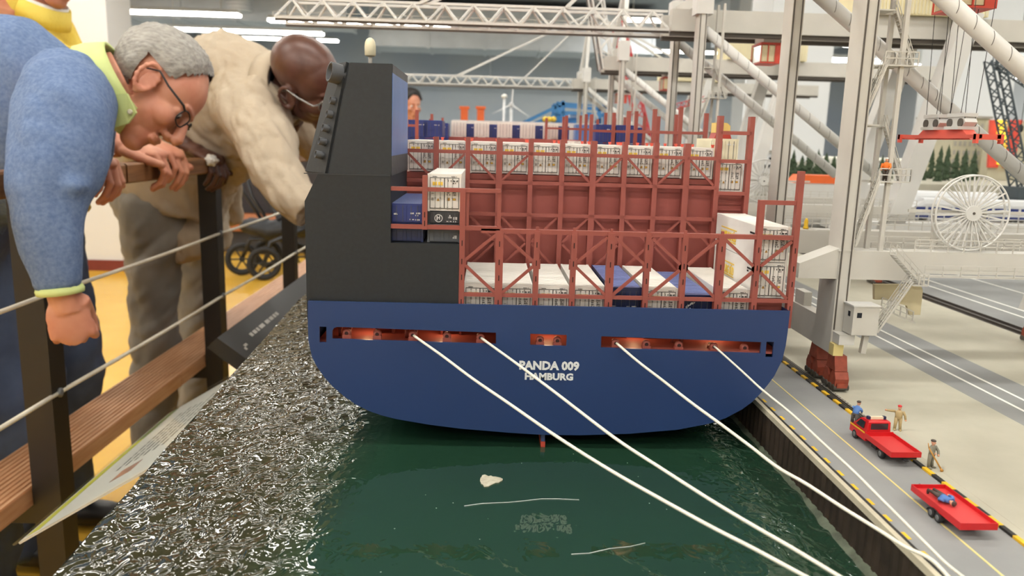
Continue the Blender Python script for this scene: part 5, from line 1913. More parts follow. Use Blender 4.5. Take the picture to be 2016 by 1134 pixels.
for i in range(6):
    u = 0.22 + i * 0.045
    ya = 1.10
    while ya < 1.34:
        L_ = rdm.uniform(0.010, 0.030)
        q.hexa([bpt(u, ya, 0.0031), bpt(u + 0.012, ya, 0.0031), bpt(u + 0.012, ya + L_, 0.0031), bpt(u, ya + L_, 0.0031)], [bpt(u, ya, 0.0033), bpt(u + 0.012, ya, 0.0033), bpt(u + 0.012, ya + L_, 0.0033), bpt(u, ya + L_, 0.0033)])
        ya += L_ + 0.006
tag(q.build('print_text', mat('print_ink', (92, 90, 88), 0.6), sheet), kind='stuff')
for y in (1.05, 1.40):
    MB().beam(bpt(0.78, y, -0.004), (-0.236, y, 0.70), 0.03, 0.006).build('bracket', M['black_steel'], ib)

# ================================================================== people
def T3(o, f, u):
    f = Vector(f).normalized()
    u = Vector(u)
    u = (u - f * u.dot(f)).normalized()
    r = f.cross(u)
    R = Matrix((f, r, u)).transposed()
    return Vector(o), R


def head_vol(mb, fr, k=1.0, jaw=1.0):
    o, R = fr

    def e(c, r_, nu=20, nv=14):
        mb.ell(o + R @ (Vector(c) * k), [x * k for x in r_], R, nu, nv)

    e((-0.014, 0, 0.043), (0.094, 0.074, 0.080), 28, 18)          # skull
    e((0.030, 0, 0.030), (0.060, 0.066, 0.070), 24, 16)           # forehead
    e((0.036, 0, -0.030), (0.050, 0.058, 0.062), 24, 16)          # mid face
    e((0.020, 0, -0.066), (0.050, 0.055, 0.040))                  # jaw
    e((0.060, 0, -0.098), (0.026, 0.028 * jaw, 0.020))            # chin
    e((0.050, 0, -0.078), (0.036, 0.036, 0.030))
    e((0.080, 0, 0.024), (0.014, 0.046, 0.010))                   # brow
    for s_ in (-1, 1):
        e((0.060, s_ * 0.036, -0.022), (0.030, 0.024, 0.026))     # cheek
        e((0.074, s_ * 0.031, 0.003), (0.012, 0.016, 0.010))      # eyelid
        e((0.094, s_ * 0.011, -0.041), (0.011, 0.009, 0.008))     # nostril
        # ear: a rim, a lobe and a shallow bowl
        ax = R @ Vector((-0.25, s_, 0.0))
        c = o + R @ (Vector((0.004, s_ * 0.076, -0.004)) * k)
        for i in range(14):
            a = 2 * PI * i / 14
            q = R @ (Vector((0.017 * math.cos(a) - 0.004 * math.sin(a), s_ * (0.006 - 0.009 * math.cos(a)), 0.029 * math.sin(a))) * k)
            mb.ell(c + q, [0.0062 * k] * 3, None, 8, 6)
        e((0.006, s_ * 0.073, -0.004), (0.014, 0.006, 0.024), 12, 8)
        e((0.010, s_ * 0.076, -0.034), (0.009, 0.006, 0.010), 10, 6)
    mb.tube([o + R @ (Vector(p) * k) for p in ((0.080, 0, 0.022), (0.098, 0, -0.005), (0.112, 0, -0.030), (0.108, 0, -0.042))], [0.009 * k, 0.0105 * k, 0.0135 * k, 0.011 * k], 12)
    e((0.088, 0, -0.060), (0.010, 0.026, 0.0055))                 # lips
    e((0.086, 0, -0.069), (0.010, 0.023, 0.0060))


def hair_mesh(fr, k, keep, thick=0.007, nz=0.004, freq=60, r_=(0.100, 0.080, 0.086), c0=(-0.014, 0, 0.043)):
    o, R = fr
    mb = MB()
    nu, nv = 64, 44
    vs1, vs0, ok = [], [], []
    for j in range(nv + 1):
        t_ = PI * j / nv
        for i in range(nu):
            a = 2 * PI * i / nu
            d = Vector((math.sin(t_) * math.cos(a), math.sin(t_) * math.sin(a), math.cos(t_)))
            p = Vector((r_[0] * d.x, r_[1] * d.y, r_[2] * d.z)) + Vector(c0)
            h = noise.noise(p * freq * 0.5) * nz + noise.noise(p * freq * 2.2) * nz * 0.7
            edge = keep(p)
            sc_ = max(0.0, min(1.0, edge / 0.02))
            vs1.append(o + R @ ((p + d * (h + thick * (sc_ - 0.35))) * k))
            vs0.append(o + R @ ((p - d * 0.012) * k))
            ok.append(edge > 0)
    n = len(vs1)
    fs = []
    for j in range(nv):
        for i in range(nu):
            q = [j * nu + i, (j + 1) * nu + i, (j + 1) * nu + (i + 1) % nu, j * nu + (i + 1) % nu]
            if all(ok[x] for x in q):
                fs.append(q)
    mb.add(vs1, fs, 0, True)
    mb.add(vs0, [f_[::-1] for f_ in fs], 0, True)
    return mb


def hand_vol(mb, wrist, d, n, side, curls, k=1.0, thumb=(0.75, 0.6, -0.25), spread=0.06):
    """palm with five fingers; d towards the fingers, n the back of the hand, side +1 when the thumb lies along d x n."""
    wrist = Vector(wrist)
    d = Vector(d).normalized()
    n = Vector(n)
    n = (n - d * n.dot(d)).normalized()
    w_ = d.cross(n) * side
    R = Matrix((d, w_, n)).transposed()
    mb.ell(wrist + d * 0.050 * k, (0.052 * k, 0.038 * k, 0.0155 * k), R, 18, 12)
    mb.ell(wrist + d * 0.066 * k, (0.028 * k, 0.040 * k, 0.0145 * k), R, 18, 12)
    mb.ell(wrist + d * 0.030 * k + w_ * 0.020 * k - n * 0.006 * k, (0.032 * k, 0.019 * k, 0.016 * k), R, 14, 10)
    mb.tube([wrist - d * 0.03 * k, wrist + d * 0.035 * k], [(0.028 * k, 0.021 * k)] * 2, 14)
    for i, (off, ln, rr) in enumerate(((0.0310, 0.94, 0.0086), (0.0105, 1.04, 0.0089), (-0.0105, 0.98, 0.0085), (-0.0305, 0.78, 0.0077))):
        b = wrist + d * (0.086 - 0.005 * abs(i - 1.2)) * k + w_ * off * k
        c = curls[i]
        an = 0
        pts = [b - d * 0.02 * k - n * 0.001, b]
        dd = (d + w_ * spread * (1.4 - i)).normalized()
        for L_, da in zip((0.044, 0.028, 0.022), c):
            an += math.radians(da)
            dirv = dd * math.cos(an) - n * math.sin(an)
            pts.append(pts[-1] + dirv * L_ * ln * k)
        mb.tube(pts, [rr * 1.1 * k, rr * 1.12 * k, rr * 1.0 * k, rr * 0.92 * k, rr * 0.70 * k], 10)
        for p, q_ in zip(pts[1:4], (1.16, 1.08, 1.0)):
            mb.ell(p, [rr * q_ * k] * 3, None, 10, 8)
        mb.ell(pts[-1], [rr * 0.80 * k] * 3, None, 10, 8)
    tb = wrist + d * 0.022 * k + w_ * 0.030 * k - n * 0.004 * k
    td = (d * thumb[0] + w_ * thumb[1] + n * thumb[2]).normalized()
    p1 = tb + td * 0.042 * k
    p2 = p1 + (td * 0.8 + d * 0.5).normalized() * 0.030 * k
    p3 = p2 + (td * 0.6 + d * 0.7).normalized() * 0.022 * k
    mb.tube([tb - td * 0.01 * k, tb, p1, p2, p3], [0.013 * k, 0.0135 * k, 0.0115 * k, 0.0105 * k, 0.008 * k], 10)
    mb.ell(p3, [0.0085 * k] * 3, None, 10, 8)


def wrinkle(me, amp, freq, seed=0, along=None, sharp=0.0, fine=0.0):
    """folds running along a direction, plus fine creases."""
    me.update()
    nr = [v.normal.copy() for v in me.vertices]
    al = Vector(along).normalized() if along else None
    sd = Vector((seed * 7.3, seed * 3.1, seed))
    for v, n in zip(me.vertices, nr):
        c = v.co.copy()
        c += noise.noise_vector(c * 4 + sd) * 0.03
        if al:
            c -= al * (c.dot(al) * 0.78)
        p = c * freq + sd
        if sharp:
            h = abs(noise.noise(p)) * 2.2 - 0.5
            h += (abs(noise.noise(p * 2.7 + sd)) * 2.2 - 0.5) * fine
        else:
            h = noise.noise(p) + 0.5 * noise.noise(p * 2.3)
        v.co += n * (amp * h)
    me.update()


def cloth(name, mb, m_, parent, voxel=0.008, smooth=6, amp=0.004, freq=9, seed=0, along=None, sharp=1.0, fine=0.4):
    me = remeshed(mb, name, m_, voxel, smooth, parent.location)
    if amp:
        wrinkle(me, amp, freq, seed, along, sharp, fine)
    return link(name, me, parent)


def glasses(fr, k, parent, m_rim, lens=True):
    o, R = fr

    def w_(p):
        return o + R @ (Vector(p) * k)

    g = MB()
    for s_ in (-1, 1):
        pts = []
        for i in range(18):
            a = 2 * PI * i / 18
            ca, sa = math.cos(a), math.sin(a)
            pts.append(w_((0.100 - 0.012 * abs(s_ * 0.033 + 0.024 * ca) / 0.06, s_ * 0.033 + 0.024 * (abs(ca) ** 0.7) * (1 if ca > 0 else -1), 0.002 + 0.016 * (abs(sa) ** 0.7) * (1 if sa > 0 else -1))))
        g.tube(pts + pts[:2], 0.0016 * k, 6, caps=False)
        g.tube([w_((0.090, s_ * 0.058, 0.012)), w_((0.086, s_ * 0.076, 0.014)), w_((0.04, s_ * 0.081, 0.016)), w_((0.008, s_ * 0.084, 0.022)), w_((-0.012, s_ * 0.082, 0.006))], [0.0024 * k, 0.0026 * k, 0.0022 * k, 0.0020 * k, 0.0016 * k], 6)
    g.tube([w_((0.100, -0.009, 0.006)), w_((0.103, 0, 0.009)), w_((0.100, 0.009, 0.006))], 0.0015 * k, 6)
    go = g.build('glasses', m_rim, parent)
    if lens:
        for s_ in (-1, 1):
            q = MB()
            q.prism([w_((0.0985 - 0.012 * abs(s_ * 0.033 + 0.022 * math.cos(a)) / 0.06, s_ * 0.033 + 0.022 * math.cos(a), 0.002 + 0.0145 * math.sin(a))) for a in [2 * PI * i / 14 for i in range(14)]], R @ Vector((0.001, 0, 0)))
            q.build('lens', M['glass'], go)
    return go


def eyes(fr, k, parent):
    o, R = fr
    for s_ in (-1, 1):
        c = o + R @ (Vector((0.0755, s_ * 0.031, 0.000)) * k)
        q = MB()
        q.ell(c, [0.0115 * k] * 3, None, 14, 10)
        q.ell(o + R @ (Vector((0.0845, s_ * 0.031, -0.002)) * k), (0.0032 * k, 0.005 * k, 0.005 * k), R, 10, 8, 1)
        q.build('eye', [M['helmet'], M['hair_dark']], parent)


# ------------------------------------------------------------------ man in the blue sweater
m1 = thing('person', 'grey haired man in a blue sweater and glasses bending over the handrail', 'person', (-1.12, 1.55, 0))
H1 = T3(P(300, 176, 1.535), (0.656, -0.05, -0.755), (0.68, 0.42, 0.60))
k1 = 0.90
bd = MB()
head_vol(bd, H1, k1)
nb = P(178, 190, 1.55)
bd.tube([H1[0] + H1[1] @ Vector((-0.035, 0, -0.03)), H1[0] + H1[1] @ Vector((-0.055, 0, -0.105)), nb], [0.060, 0.060, 0.075], 18)
sh_r, sh_l = P(110, 190, 1.40), P(135, 200, 1.70)
el_r, wr_r = P(96, 400, 1.27), P(122, 572, 1.25)
wr_l = Vector((RX - 0.035, 1.615, ZR1_ + 0.026))
el_l = Vector((RX - 0.24, 1.66, 1.12))
bd.tube([nb, (sh_r + sh_l) / 2], [0.07, 0.10], 14)
bd.tube([(sh_r + sh_l) / 2, sh_r, P(112, 310, 1.31), el_r, P(106, 480, 1.255), wr_r], [0.07, 0.055, 0.048, 0.042, 0.036, 0.027], 14)
bd.tube([(sh_r + sh_l) / 2, sh_l, el_l, wr_l], [0.07, 0.055, 0.040, 0.027], 14)
hand_vol(bd, wr_r + Vector((0.0, 0, -0.006)), (0.14, 0.08, -0.98), (0.42, -0.90, 0.0), -1, [(66, 74, 40), (70, 78, 42), (72, 80, 42), (66, 80, 44)], 0.86, thumb=(0.6, 0.05, -0.8), spread=0.06)
hand_vol(bd, wr_l, (0.93, -0.10, -0.25), (0.25, 0, 0.95), -1, [(58, 42, 22), (62, 44, 24), (60, 40, 22), (54, 38, 20)], 0.96, thumb=(0.3, 0.6, -0.55))
link('body', remeshed(bd, 'body', M['skin'], 0.0027, 4, m1.location, 0.4), m1)
eyes(H1, k1, m1)
# sweater
sw = MB()
hp = P(-150, 340, 1.60)
sw.tube([hp + Vector((-0.03, 0, -0.12)), hp, P(-60, 258, 1.58), P(40, 226, 1.56), P(125, 204, 1.55), P(180, 184, 1.55)], [(0.16, 0.13), (0.18, 0.145), (0.19, 0.150), (0.195, 0.140), (0.160, 0.105), (0.085, 0.062)], 26)
sw.tube([P(134, 176, 1.45), P(132, 200, 1.39), P(126, 248, 1.345), P(114, 310, 1.31), P(94, 385, 1.275), P(97, 440, 1.262), P(104, 490, 1.255), P(114, 540, 1.25), P(118, 568, 1.25)], [0.072, 0.078, 0.078, 0.072, 0.060, 0.053, 0.047, 0.037, 0.034], 20)
sw.ell(P(146, 366, 1.265), (0.020, 0.03, 0.016), None, 12, 8)
sw.tube([P(130, 472, 1.25), P(134, 496, 1.25)], [0.024, 0.020], 12)
sw.tube([sh_l + Vector((-0.03, -0.05, 0)), sh_l, sh_l.lerp(el_l, 0.6), el_l, el_l.lerp(wr_l, 0.55)], [0.10, 0.092, 0.075, 0.066, 0.048], 18)
swo = cloth('sweater', sw, M['sweater'], m1, 0.0070, 5, 0.0065, 11, 3, (0.25, 0.1, -1), fine=0.35)
cu_ = MB()
cu_.lathe(P(118, 570, 1.25), P(123, 600, 1.25) - P(118, 570, 1.25), [(0.033, -0.006), (0.0355, 0.0), (0.0345, 0.006), (0.028, 0.007)], 22).build('shirt_cuff', M['collar'], m1)
# collar
ax = Vector((0.88, 0.18, 0.42)).normalized()
cc = P(230, 166, 1.505)
q = MB()
q.lathe(cc, ax, [(0.086, -0.034), (0.084, -0.014), (0.076, 0.010), (0.072, 0.020), (0.067, 0.018), (0.070, 0.0), (0.074, -0.034)], 30)
clo = q.build('shirt_collar', M['collar'], m1)
q = MB()
yc_ = cc.y - 0.080
q.prism([P(x, y, yc_ + dy) for x, y, dy in ((226, 186, 0.0), (250, 184, 0.002), (268, 222, 0.006), (252, 243, 0.010), (224, 252, 0.012))], (0.0, 0.005, 0.0))
q.build('collar_flap', M['collar'], clo)
b_ = P(256, 220, yc_ + 0.004)
MB().lathe(b_, (0, -1, 0), [(0.0045, -0.001), (0.0045, 0.001), (0.003, 0.0015)], 12).build('button', M['cream'], clo)


def keep1(p):
    # grey hair: above the ear, down the nape, back from the forehead
    f_ = 0.050 - 0.35 * max(0, 0.085 - p.z) - p.x if p.z > 0.030 else -0.022 - p.x
    low = p.z + 0.060 if p.x < -0.024 else p.z - 0.028 + 0.25 * max(0.0, p.x - 0.01)
    return min(f_, low, 0.03)


hair_mesh(H1, k1, keep1, 0.009, 0.005, 70).build('hair', M['hair_grey'], m1)
glasses(H1, k1, m1, M['dark'])
# trousers
tr1 = MB()
hz = Vector((-1.13, 1.58, 0.93))
tr1.ell(hz, (0.17, 0.20, 0.14), None, 22, 14)
for s_, (fx, fy) in ((-1, (-1.10, 1.46)), (1, (-1.14, 1.72))):
    tr1.tube([hz + Vector((0.0, s_ * 0.09, 0.0)), Vector((-1.08, fy, 0.50)), Vector((fx - 0.02, fy, 0.10)), Vector((fx - 0.02, fy, 0.03))], [0.115, 0.085, 0.070, 0.072], 18)
cloth('trousers', tr1, M['jeans'], m1, 0.012, 5, 0.008, 11, 5, (0.6, 0.4, 0.6))
for s_, (fx, fy) in ((-1, (-1.10, 1.46)), (1, (-1.14, 1.72))):
    q = MB()
    q.ell((fx + 0.05, fy, 0.038), (0.135, 0.048, 0.036), None, 16, 10)
    q.ell((fx - 0.02, fy, 0.055), (0.065, 0.045, 0.050), None, 16, 10)
    link('shoe', remeshed(q, 'shoe', M['shoe'], 0.008, 3, m1.location), m1)

# ------------------------------------------------------------------ person in the yellow shirt
m3_ = thing('person', 'person in a yellow shirt standing upright with both hands on the handrail', 'person', (-1.20, 2.02, 0))
H3 = T3(P(108, -96, 2.02), (0.80, -0.25, -0.52), (0.5, -0.05, 0.86))
bd = MB()
head_vol(bd, H3, 0.97)
nk = P(78, 14, 2.04)
bd.tube([H3[0] + H3[1] @ Vector((-0.03, 0, -0.03)), H3[0] + H3[1] @ Vector((-0.05, 0, -0.10)), nk + Vector((-0.03, 0, -0.02))], [0.058, 0.056, 0.07], 18)
wa, wb = Vector((RX - 0.050, 1.872, ZR1_ + 0.034)), Vector((RX - 0.045, 1.985, ZR1_ + 0.046))
ea, eb = Vector((-1.06, 1.85, 1.10)), Vector((-1.04, 2.22, 1.12))
sa, sb = Vector((-1.20, 1.86, 1.36)), Vector((-1.20, 2.22, 1.36))
bd.tube([nk + Vector((-0.04, 0, -0.03)), (sa + sb) / 2, sa, ea, ea.lerp(wa, 0.5), wa], [0.075, 0.10, 0.055, 0.044, 0.040, 0.027], 14)
bd.tube([(sa + sb) / 2, sb, eb, eb.lerp(wb, 0.5), wb], [0.10, 0.055, 0.044, 0.038, 0.027], 14)
hand_vol(bd, wa, (0.96, 0.16, -0.20), (0.2, -0.05, 0.97), 1, [(52, 50, 30), (58, 52, 30), (60, 50, 30), (60, 48, 30)], 1.02, thumb=(0.75, 0.5, -0.1), spread=0.02)
hand_vol(bd, wb, (0.93, 0.05, -0.38), (0.38, -0.05, 0.92), -1, [(48, 36, 20), (52, 40, 20), (52, 40, 20), (50, 40, 20)], 1.0, thumb=(0.8, 0.35, -0.35), spread=0.02)
link('body', remeshed(bd, 'body', M['skin'], 0.0029, 4, m3_.location, 0.4), m3_)
eyes(H3, 0.97, m3_)
ys = MB()
ys.tube([Vector((-1.20, 2.02, 0.90)), Vector((-1.21, 2.02, 1.05)), Vector((-1.20, 2.03, 1.22)), Vector((-1.185, 2.04, 1.34)), Vector((-1.175, 2.04, 1.41)), nk + Vector((-0.02, 0, -0.015))], [(0.19, 0.135), (0.185, 0.13), (0.20, 0.125), (0.215, 0.115), (0.16, 0.10), (0.076, 0.072)], 26)
ys.tube([sa + Vector((0, 0.05, 0.01)), sa, sa.lerp(ea, 0.6), ea, ea.lerp(wa, 0.18)], [0.085, 0.082, 0.072, 0.064, 0.056], 16)
ys.tube([sb + Vector((0, -0.05, 0.01)), sb, sb.lerp(eb, 0.6), eb, eb.lerp(wb, 0.18)], [0.085, 0.082, 0.072, 0.064, 0.056], 16)
cloth('shirt', ys, M['yshirt'], m3_, 0.008, 3, 0.010, 13, 9, (0.15, 0, -1), fine=0.4)
q = MB()
axc = (H3[0] - nk).normalized()
q.lathe(nk, axc, [(0.076, -0.030), (0.073, -0.010), (0.066, 0.016), (0.061, 0.016), (0.063, 0.0), (0.066, -0.030)], 28)
q.build('shirt_collar', M['yshirt'], m3_)
MB().lathe(nk, axc, [(0.062, -0.01), (0.060, 0.022), (0.057, 0.022), (0.057, -0.01)], 26).build('undershirt', M['white_cloth'], m3_)
hair_mesh(H3, 0.97, lambda p: min((0.055 - p.x) if p.z > 0.02 else -0.015 - p.x, p.z + 0.05 if p.x < -0.03 else p.z - 0.02, 0.03), 0.009, 0.005, 70).build('hair', M['hair_grey'], m3_)
tq = MB()
tq.ell((-1.20, 2.02, 0.90), (0.135, 0.19, 0.13), None, 22, 14)
for s_ in (-1, 1):
    tq.tube([(-1.19, 2.02 + s_ * 0.09, 0.88), (-1.13, 2.02 + s_ * 0.10, 0.48), (-1.19, 2.02 + s_ * 0.11, 0.09), (-1.19, 2.02 + s_ * 0.11, 0.03)], [0.105, 0.082, 0.068, 0.070], 18)
cloth('trousers', tq, M['jeans'], m3_, 0.012, 5, 0.008, 11, 7, (0.6, 0.4, 0.6))
for s_ in (-1, 1):
    q = MB()
    q.ell((-1.13, 2.02 + s_ * 0.11, 0.038), (0.13, 0.047, 0.035), None, 16, 10)
    q.ell((-1.20, 2.02 + s_ * 0.11, 0.055), (0.06, 0.044, 0.048), None, 16, 10)
    link('shoe', remeshed(q, 'shoe', M['shoe'], 0.008, 3, m3_.location), m3_)

# ------------------------------------------------------------------ bald man in the beige shirt
m2 = thing('person', 'bald man in a loose beige shirt and grey jeans leaning over the railing', 'person', (-1.05, 2.45, 0))
H2 = T3(P(606, 163, 2.13), (0.82, -0.33, -0.46), (0.14, -0.60, 0.78))
k2 = 0.99
bd = MB()
head_vol(bd, H2, k2, 1.1)
nb2 = P(535, 178, 2.20)
bd.tube([H2[0] + H2[1] @ Vector((-0.035, 0, -0.03)), H2[0] + H2[1] @ Vector((-0.055, 0, -0.095)), nb2], [0.062, 0.064, 0.08], 18)
s2r, s2l = P(492, 205, 2.12), P(560, 205, 2.42)
e2r, w2r = P(556, 345, 2.02), P(640, 430, 1.98)
e2l = P(640, 285, 2.42)
wl = Vector((RX - 0.045, 2.275, ZR1_ + 0.026))
e3 = Vector((RX - 0.16, 2.36, 1.16))
bd.tube([nb2, (s2r + s2l) / 2, s2r, e2r, w2r], [0.08, 0.11, 0.055, 0.042, 0.028], 14)
bd.tube([(s2r + s2l) / 2, s2l, e3, wl], [0.11, 0.055, 0.042, 0.028], 14)
hand_vol(bd, w2r, (0.85, -0.1, -0.35), (0.3, 0.2, 0.9), -1, [(35, 30, 20)] * 4, 1.0)
hand_vol(bd, wl, (0.90, -0.20, -0.35), (0.34, -0.1, 0.93), -1, [(50, 44, 24), (56, 46, 26), (56, 44, 24), (52, 40, 22)], 1.06, thumb=(0.5, 0.5, -0.4))
link('body', remeshed(bd, 'body', M['skin_dark'], 0.0036, 5, m2.location, 0.4), m2)
eyes(H2, k2, m2)
glasses(H2, k2, m2, mat('rim_silver', (150, 150, 148), 0.25, metal=0.8))
sh2 = MB()
sh2.tube([P(322, 400, 2.46), P(345, 330, 2.46), P(392, 250, 2.42), P(445, 205, 2.36), P(500, 178, 2.28), P(545, 165, 2.22)], [(0.18, 0.12), (0.19, 0.140), (0.195, 0.145), (0.20, 0.140), (0.175, 0.112), (0.088, 0.080)], 26)
# hanging tails
sh2.tube([P(385, 280, 2.56), P(362, 370, 2.58), P(372, 430, 2.50), P(390, 480, 2.44), P(400, 506, 2.43)], [(0.16, 0.12), (0.16, 0.115), (0.12, 0.092), (0.10, 0.062), (0.08, 0.040)], 22)
sh2.tube([P(440, 320, 2.70), P(450, 400, 2.74), P(455, 440, 2.74)], [(0.06, 0.035), (0.05, 0.03), (0.035, 0.02)], 14)
sh2.tube([P(470, 190, 2.22), P(498, 220, 2.13), P(520, 275, 2.07), P(545, 340, 2.03), P(575, 385, 2.00), P(612, 415, 1.98)], [0.088, 0.090, 0.076, 0.066, 0.058, 0.050], 20)
sh2.tube([s2l, P(600, 255, 2.44), e2l, P(690, 300, 2.40)], [0.10, 0.085, 0.070, 0.055], 16)
cloth('shirt', sh2, M['beige'], m2, 0.0062, 4, 0.0085, 15, 12, (0.45, 0.1, -0.85), fine=0.5)
q = MB()
axc = (H2[0] - nb2).normalized()
cc2 = nb2.lerp(H2[0], 0.42)
q.lathe(cc2, axc, [(0.100, -0.035), (0.094, -0.010), (0.082, 0.014), (0.075, 0.014), (0.082, -0.012), (0.086, -0.035)], 28)
q.build('shirt_collar', M['beige'], m2)
MB().lathe(cc2, axc, [(0.076, -0.02), (0.070, 0.010), (0.066, 0.010), (0.066, -0.02)], 26).build('undershirt', mat('shirt_dark_inner', (44, 46, 54), 0.8), m2)
tq = MB()
tq.ell(P(335, 395, 2.58), (0.15, 0.24, 0.13), None, 22, 14)
for a_, b_, c_ in ((P(304, 430, 2.42), P(302, 560, 2.42), -1), (P(388, 430, 2.78), P(386, 560, 2.78), 1)):
    ft_ = Vector((b_.x - 0.02, b_.y, 0.05))
    tq.tube([a_ + Vector((0, 0, 0.06)), a_, b_, b_.lerp(ft_, 0.5), ft_], [0.095, 0.098, 0.074, 0.066, 0.068], 18)
cloth('trousers', tq, M['jeans_grey'], m2, 0.009, 3, 0.010, 11, 15, (0.6, 0.4, 0.6), fine=0.4)
for b_ in (P(302, 560, 2.42), P(386, 560, 2.78)):
    q = MB()
    q.ell((b_.x + 0.04, b_.y, 0.038), (0.14, 0.05, 0.036), None, 16, 10)
    q.ell((b_.x - 0.03, b_.y, 0.055), (0.065, 0.046, 0.05), None, 16, 10)
    link('shoe', remeshed(q, 'shoe', M['shoe'], 0.008, 3, m2.location), m2)

# white paper tissues tucked in the hands on the rail
for c_, r_, lab in ((Vector((RX + 0.036, 2.215, ZR1_ - 0.006)), 0.016, 'crumpled white tissue under the dark hand on the handrail'), (Vector((RX - 0.005, 1.695, ZR1_ + 0.0155)), 0.017, 'crumpled white tissue lying on the handrail beside the blue sleeve')):
    me = remeshed(MB().ell(c_, (r_, r_ * 1.1, r_ * 0.9), None, 20, 14), 'paper_tissue', M['white_cloth'], 0.003, 1)
    wrinkle(me, 0.005, 90, 3, None, 1, 0.5)
    tag(link('paper_tissue', me), lab, 'tissue')

# ------------------------------------------------------------------ far visitor behind the funnel
m4 = thing('person', 'dark haired person in dark clothes standing beyond the ship behind the funnel', 'person', (-0.60, 6.2, 0))
H4 = T3(P(808, 208, 6.15), (0.55, -0.83, -0.10), (0, 0, 1))
bd = MB()
head_vol(bd, H4, 0.95)
bd.tube([H4[0] + Vector((0, 0, -0.03)), H4[0] + Vector((-0.01, 0.02, -0.12)), H4[0] + Vector((-0.02, 0.03, -0.24))], [0.055, 0.053, 0.09], 16)
link('body', remeshed(bd, 'body', M['skin'], 0.006, 4, m4.location, 0.4), m4)
eyes(H4, 0.95, m4)
hair_mesh(H4, 0.95, lambda p: min((0.072 - p.x) if p.z > 0.045 else 0.030 - abs(p.x + 0.03) + 0.02, p.z + 0.10, 0.03), 0.022, 0.006, 50).build('hair', M['hair_dark'], m4)
q = MB()
c_ = H4[0]
q.tube([Vector((c_.x - 0.02, c_.y + 0.03, 0.55)), Vector((c_.x - 0.02, c_.y + 0.03, 0.9)), Vector((c_.x - 0.02, c_.y + 0.03, c_.z - 0.30)), Vector((c_.x - 0.02, c_.y + 0.03, c_.z - 0.20)), Vector((c_.x - 0.02, c_.y + 0.03, c_.z - 0.15))], [(0.19, 0.13), (0.17, 0.12), (0.20, 0.12), (0.15, 0.10), (0.07, 0.065)], 20)
for s_ in (-1, 1):
    q.tube([(c_.x - 0.02 + s_ * 0.17, c_.y + 0.03, c_.z - 0.24), (c_.x - 0.02 + s_ * 0.21, c_.y + 0.05, c_.z - 0.50), (c_.x - 0.02 + s_ * 0.19, c_.y - 0.02, c_.z - 0.72)], [0.065, 0.052, 0.042], 14)
cloth('jacket', q, mat('jacket_dark', (46, 46, 52), 0.85), m4, 0.014, 4, 0.006, 8, 2)
q = MB()
for s_ in (-1, 1):
    q.tube([(c_.x - 0.02 + s_ * 0.09, c_.y + 0.03, 0.62), (c_.x - 0.02 + s_ * 0.10, c_.y + 0.03, 0.06)], [0.10, 0.065], 14)
cloth('trousers', q, M['jeans'], m4, 0.014, 4, 0.004, 8, 2)
for s_ in (-1, 1):
    q = MB()
    q.ell((c_.x - 0.01 + s_ * 0.10, c_.y - 0.03, 0.035), (0.048, 0.12, 0.034), None, 14, 8)
    link('shoe', remeshed(q, 'shoe', M['shoe'], 0.01, 3, m4.location), m4)

# ------------------------------------------------------------------ pushchair on the yellow floor
pc = thing('pushchair', 'dark folding pushchair parked on the yellow floor behind the bald man', 'pushchair', (-1.72, 6.4, 0))
wz = 0.130
for x, y, r_ in ((-1.93, 6.22, 0.130), (-1.70, 6.02, 0.130), (-1.56, 6.45, 0.120), (-1.84, 6.62, 0.12)):
    a_ = Vector((0.62, 0.78, 0)).normalized()
    b_ = Vector((0.35, -0.93, 0)).normalized()
    o_ = MB().torus((x, y, r_), b_, r_ - 0.020, 0.020, 28, 10).build('wheel', M['tyre'], pc)
    MB().torus((x, y, r_), b_, r_ - 0.042, 0.006, 24, 6).build('rim', M['pram_frame'], o_)
    MB().cyl(Vector((x, y, r_)) - b_ * 0.02, Vector((x, y, r_)) + b_ * 0.02, 0.022, n=14).build('hub', M['pram_frame'], o_)
    e1 = b_.cross(Vector((0, 0, 1))).normalized()
    for i in range(6):
        t_ = 2 * PI * i / 6
        MB().beam((x, y, r_), Vector((x, y, r_)) + (e1 * math.cos(t_) + Vector((0, 0, 1)) * math.sin(t_)) * (r_ - 0.04), 0.010, 0.012).build('spoke', M['pram_frame'], o_)
fr_ = MB()
fr_.tube([(-1.93, 6.22, 0.13), (-1.86, 6.22, 0.29), (-1.62, 6.24, 0.30), (-1.30, 6.30, 0.42)], 0.017, 10)
fr_.tube([(-1.70, 6.02, 0.13), (-1.66, 6.06, 0.29), (-1.40, 6.10, 0.40)], 0.017, 10)
fr_.tube([(-1.56, 6.45, 0.12), (-1.66, 6.30, 0.30), (-1.86, 6.30, 0.62), (-1.92, 6.32, 0.86)], 0.015, 10)
fr_.tube([(-1.84, 6.62, 0.12), (-1.78, 6.45, 0.34), (-1.98, 6.45, 0.66), (-2.04, 6.46, 0.90)], 0.015, 10)
fr_.tube([(-1.92, 6.32, 0.86), (-2.04, 6.46, 0.90)], 0.017, 10)
fr_.build('frame', M['pram_frame'], pc)
st_ = MB()
st_.tube([(-1.92, 6.30, 0.40), (-1.70, 6.28, 0.36), (-1.45, 6.28, 0.40), (-1.22, 6.30, 0.50)], [(0.12, 0.05), (0.17, 0.08), (0.17, 0.09), (0.12, 0.06)], 16)
cloth('seat_basket', st_, M['pram'], pc, 0.015, 3, 0.008, 10, 1)
st_ = MB()
st_.tube([(-1.60, 6.33, 0.45), (-1.78, 6.36, 0.72), (-1.80, 6.38, 0.86)], [(0.15, 0.03), (0.15, 0.03), (0.12, 0.02)], 16)
cloth('backrest', st_, M['pram'], pc, 0.015, 3, 0.006, 10, 4)
